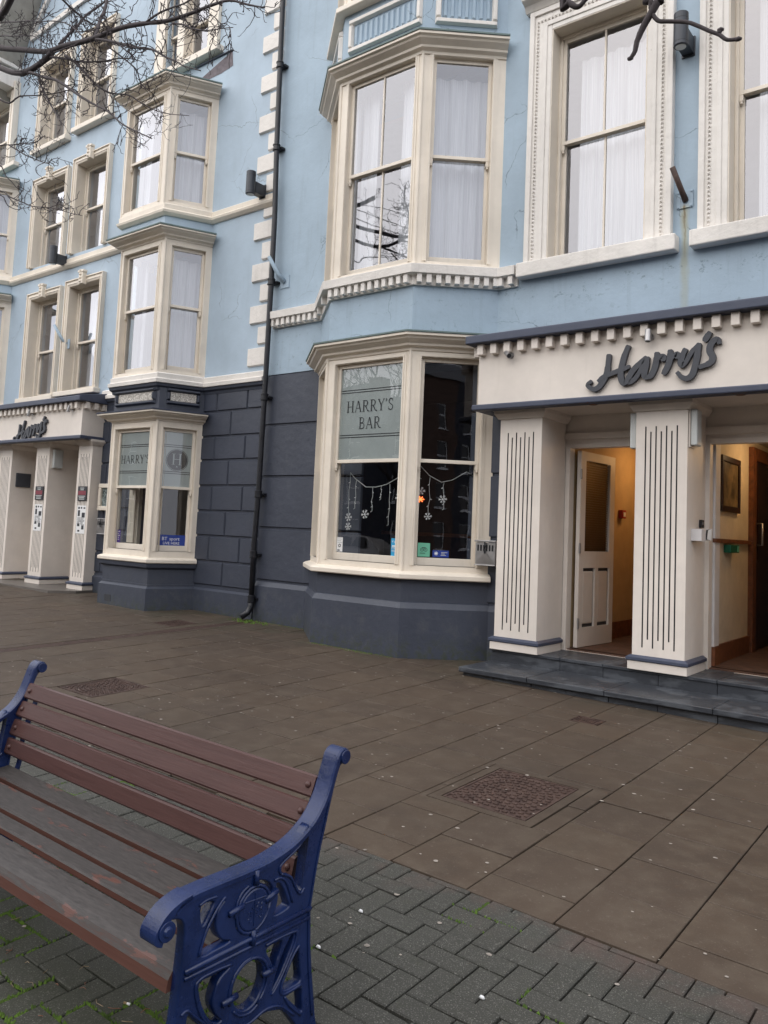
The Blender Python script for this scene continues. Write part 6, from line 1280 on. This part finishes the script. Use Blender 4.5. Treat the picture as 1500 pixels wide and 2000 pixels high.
# ================================================================ across the square (seen in the window glass)
def house(x0, x1, y, z1, wall, lab):
    h = thing('terraced_house', ((x0 + x1) / 2, y, -.6), lab, 'house', 'houses across the square, reflected in the windows')
    tr = T(0, y, 1, 0); n = int((x1 - x0) / 2.6); hol = []
    for f_ in range(int((z1 + .6) / 3)):
        for k in range(n): u = x0 + (x1 - x0) * (k + .5) / n; hol.append((u - .55, u + .55, .4 + f_ * 3, 2.3 + f_ * 3))
    FB = lambda u, o, z: (u, y + o, z)
    m_ = MB(FB); m_.panel(x0, x1, -.9, z1, hol, 0, .2, wall, back=False); m_.box(x0, x1, -8, -.21, -.9, z1, wall); m_.build('wall', h)
    m_ = MB(FB); m_.poly([(x0, .3, z1), (x1, .3, z1), (x1, -4, z1 + 2.6), (x0, -4, z1 + 2.6)], 'roofslate'); m_.poly([(x0, -8, z1), (x0, -4, z1 + 2.6), (x1, -4, z1 + 2.6), (x1, -8, z1)], 'roofslate'); rf = m_.build('roof', h); m_ = MB(FB); m_.box(x0 + .3, x0 + 1.2, -4.6, -3.4, z1 + 1, z1 + 4, 'housebrick'); m_.build('chimney', rf)
    for a_, c_, b, d in hol:
        m_ = MB(FB)
        for q in ((a_, a_ + .08, b, d), (c_ - .08, c_, b, d), (a_ + .08, c_ - .08, b, b + .08), (a_ + .08, c_ - .08, d - .08, d), (a_ + .08, c_ - .08, (b + d) / 2 - .04, (b + d) / 2 + .04)): m_.box(q[0], q[1], -.18, -.1, q[2], q[3], 'paper')
        m_.box(a_ - .1, c_ + .1, 0, .06, b - .1, b, 'paper'); w_ = m_.build('window', h); m_ = MB(FB); m_.poly([(a_, -.16, b), (c_, -.16, b), (c_, -.16, d), (a_, -.16, d)], 'carglass'); m_.build('pane', w_)
house(-90, -66, -24, 12, 'housedark', 'farthest navy house at the left end, added to darken the reflections'); house(-66, -46, -26, 11, 'housebrick', 'dark brick house at the left, added to darken the reflections'); house(-46, -36, -26, 9.5, 'housecream', 'cream rendered house across the square reflected in the bar window, left'); house(-36, -28.4, -26, 8.5, 'housedark', 'dark navy house across the square reflected in the bar window'); house(-28.4, -20, -26, 9, 'housebrick', 'brick house across the square reflected beside the navy one'); house(-20, -11, -26, 8, 'housecream', 'cream house across the square, right of the brick one'); house(-11, 2, -27, 13.5, 'housebrick', 'wide brick house facing the porch, added so the side panes reflect dark'); house(2, 16, -28, 14.5, 'housedark', 'tall navy house added to block the sky reflected in the side panes'); house(34, 56, -26, 13, 'housedark', 'navy house beyond the long brick one, added to darken the side panes'); house(56, 82, -24, 13, 'housebrick', 'last brick house of the row, added to darken the side pane reflections'); house(16, 34, -26, 13, 'housebrick', 'long brick house added to darken the side pane reflections')  # houses at both ends are added to keep bright sky out of the reflections
car = thing('parked_car', (-27.0, -17.5, -.75), 'silver estate car parked across the square, seen reflected in the bar window', 'car'); cx, cy, cz = -26.5, -17.5, -.35
side = [(-2.2, .35), (-2.25, .75), (-2.05, 1.0), (-1.75, 1.08), (-1.2, 1.55), (-.8, 1.64), (.9, 1.62), (1.35, 1.5), (1.9, 1.1), (2.2, .95), (2.28, .6), (2.2, .35)]
m_ = MB(); k = m_.mat('carpaint'); n = len(side)
for s_, w_ in ((-.9, 0), (.9, 0)):
    for u, z in side: m_.v.append((cx + u, cy + s_ * (1 if z < 1.1 else .78), cz + z))
for i in range(n): j = (i + 1) % n; m_.f.append([i, j, n + j, n + i]); m_.mi.append(k)
m_.f += [list(range(n))[::-1], list(range(n, 2 * n))]; m_.mi += [k, k]; m_.build('body', car, bevel=.05)
m_ = MB()
for a_, b in ((-1.55, -.55), (-.45, .45), (.55, 1.35)): m_.poly([(cx + a_, cy + .905, cz + 1.1), (cx + b, cy + .905, cz + 1.1), (cx + b - .08, cy + .74, cz + 1.53), (cx + a_ + (.45 if a_ < -1 else .05), cy + .74, cz + 1.53)], 'carglass')
m_.build('side_windows', car)
m_ = MB(); m_.tube([(cx - 1.0, cy + .68, cz + 1.66), (cx - .9, cy + .68, cz + 1.70), (cx + .9, cy + .68, cz + 1.69), (cx + 1.1, cy + .68, cz + 1.62)], .02, 'steel', 6); m_.build('roof_rail', car); m_ = MB(); m_.box(cx - 1.35, cx - 1.15, cy + .9, cy + 1.08, cz + 1.05, cz + 1.2, 'lamp'); m_.build('door_mirror', car, bevel=.03)
for u in (-1.4, 1.4):
    for s_ in (-1, 1):
        m_ = MB(); m_.tube([(cx + u, cy + s_ * .92, cz + .33), (cx + u, cy + s_ * .70, cz + .33)], .33, 'tyre', 20); w_ = m_.build('wheel', car); m_ = MB(); m_.tube([(cx + u, cy + s_ * .93, cz + .33), (cx + u, cy + s_ * .92, cz + .33)], .2, 'steel', 14); m_.build('rim', w_)
def far_tree(x, y, h, seed, lab):
    t_ = thing('street_tree', (x, y, -.4), lab, 'tree', 'bare trees across the square, reflected in the windows'); rn = random.Random(seed); tk = MB(); tk.tube([(x, y, -.6), (x, y, h * .35)], [.2, .13], 'bark', 10); tk.build('trunk', t_); cr = MB()
    def grow(p, d, L, r, lv):
        q = p + d * L; mid = (p + q) / 2 + Vector((rn.gauss(0, .04), rn.gauss(0, .04), rn.gauss(0, .04))) * L * 2; cr.tube([p, mid, q], [r, r * .85, r * .7], 'bark', 4 if lv > 1 else 6, caps=False)
        if lv < 6:
            for _ in range(3 if lv < 4 else 2):
                dd = (d + Vector((rn.gauss(0, .5), rn.gauss(0, .5), rn.gauss(.12, .35)))).normalized(); grow(q, dd, L * rn.uniform(.62, .85), r * .62, lv + 1)
    for _ in range(5): grow(Vector((x, y, h * .33)), Vector((rn.gauss(0, .6), rn.gauss(0, .6), 1)).normalized(), h * .2, .07, 1)
    tag(cr.build('crown', t_), kind='stuff')
far_tree(-15.5, -6.5, 8.5, 1, 'bare tree across the pavement reflected in the left hand bay windows'); far_tree(-22, -9, 9, 2, 'bare tree farther off reflected in the bar window'); far_tree(-8.5, -5.5, 7.2, 3, 'bare tree reflected low in the right hand first floor windows')
# recolour light reflections of the first and second trees comes from the sky itself
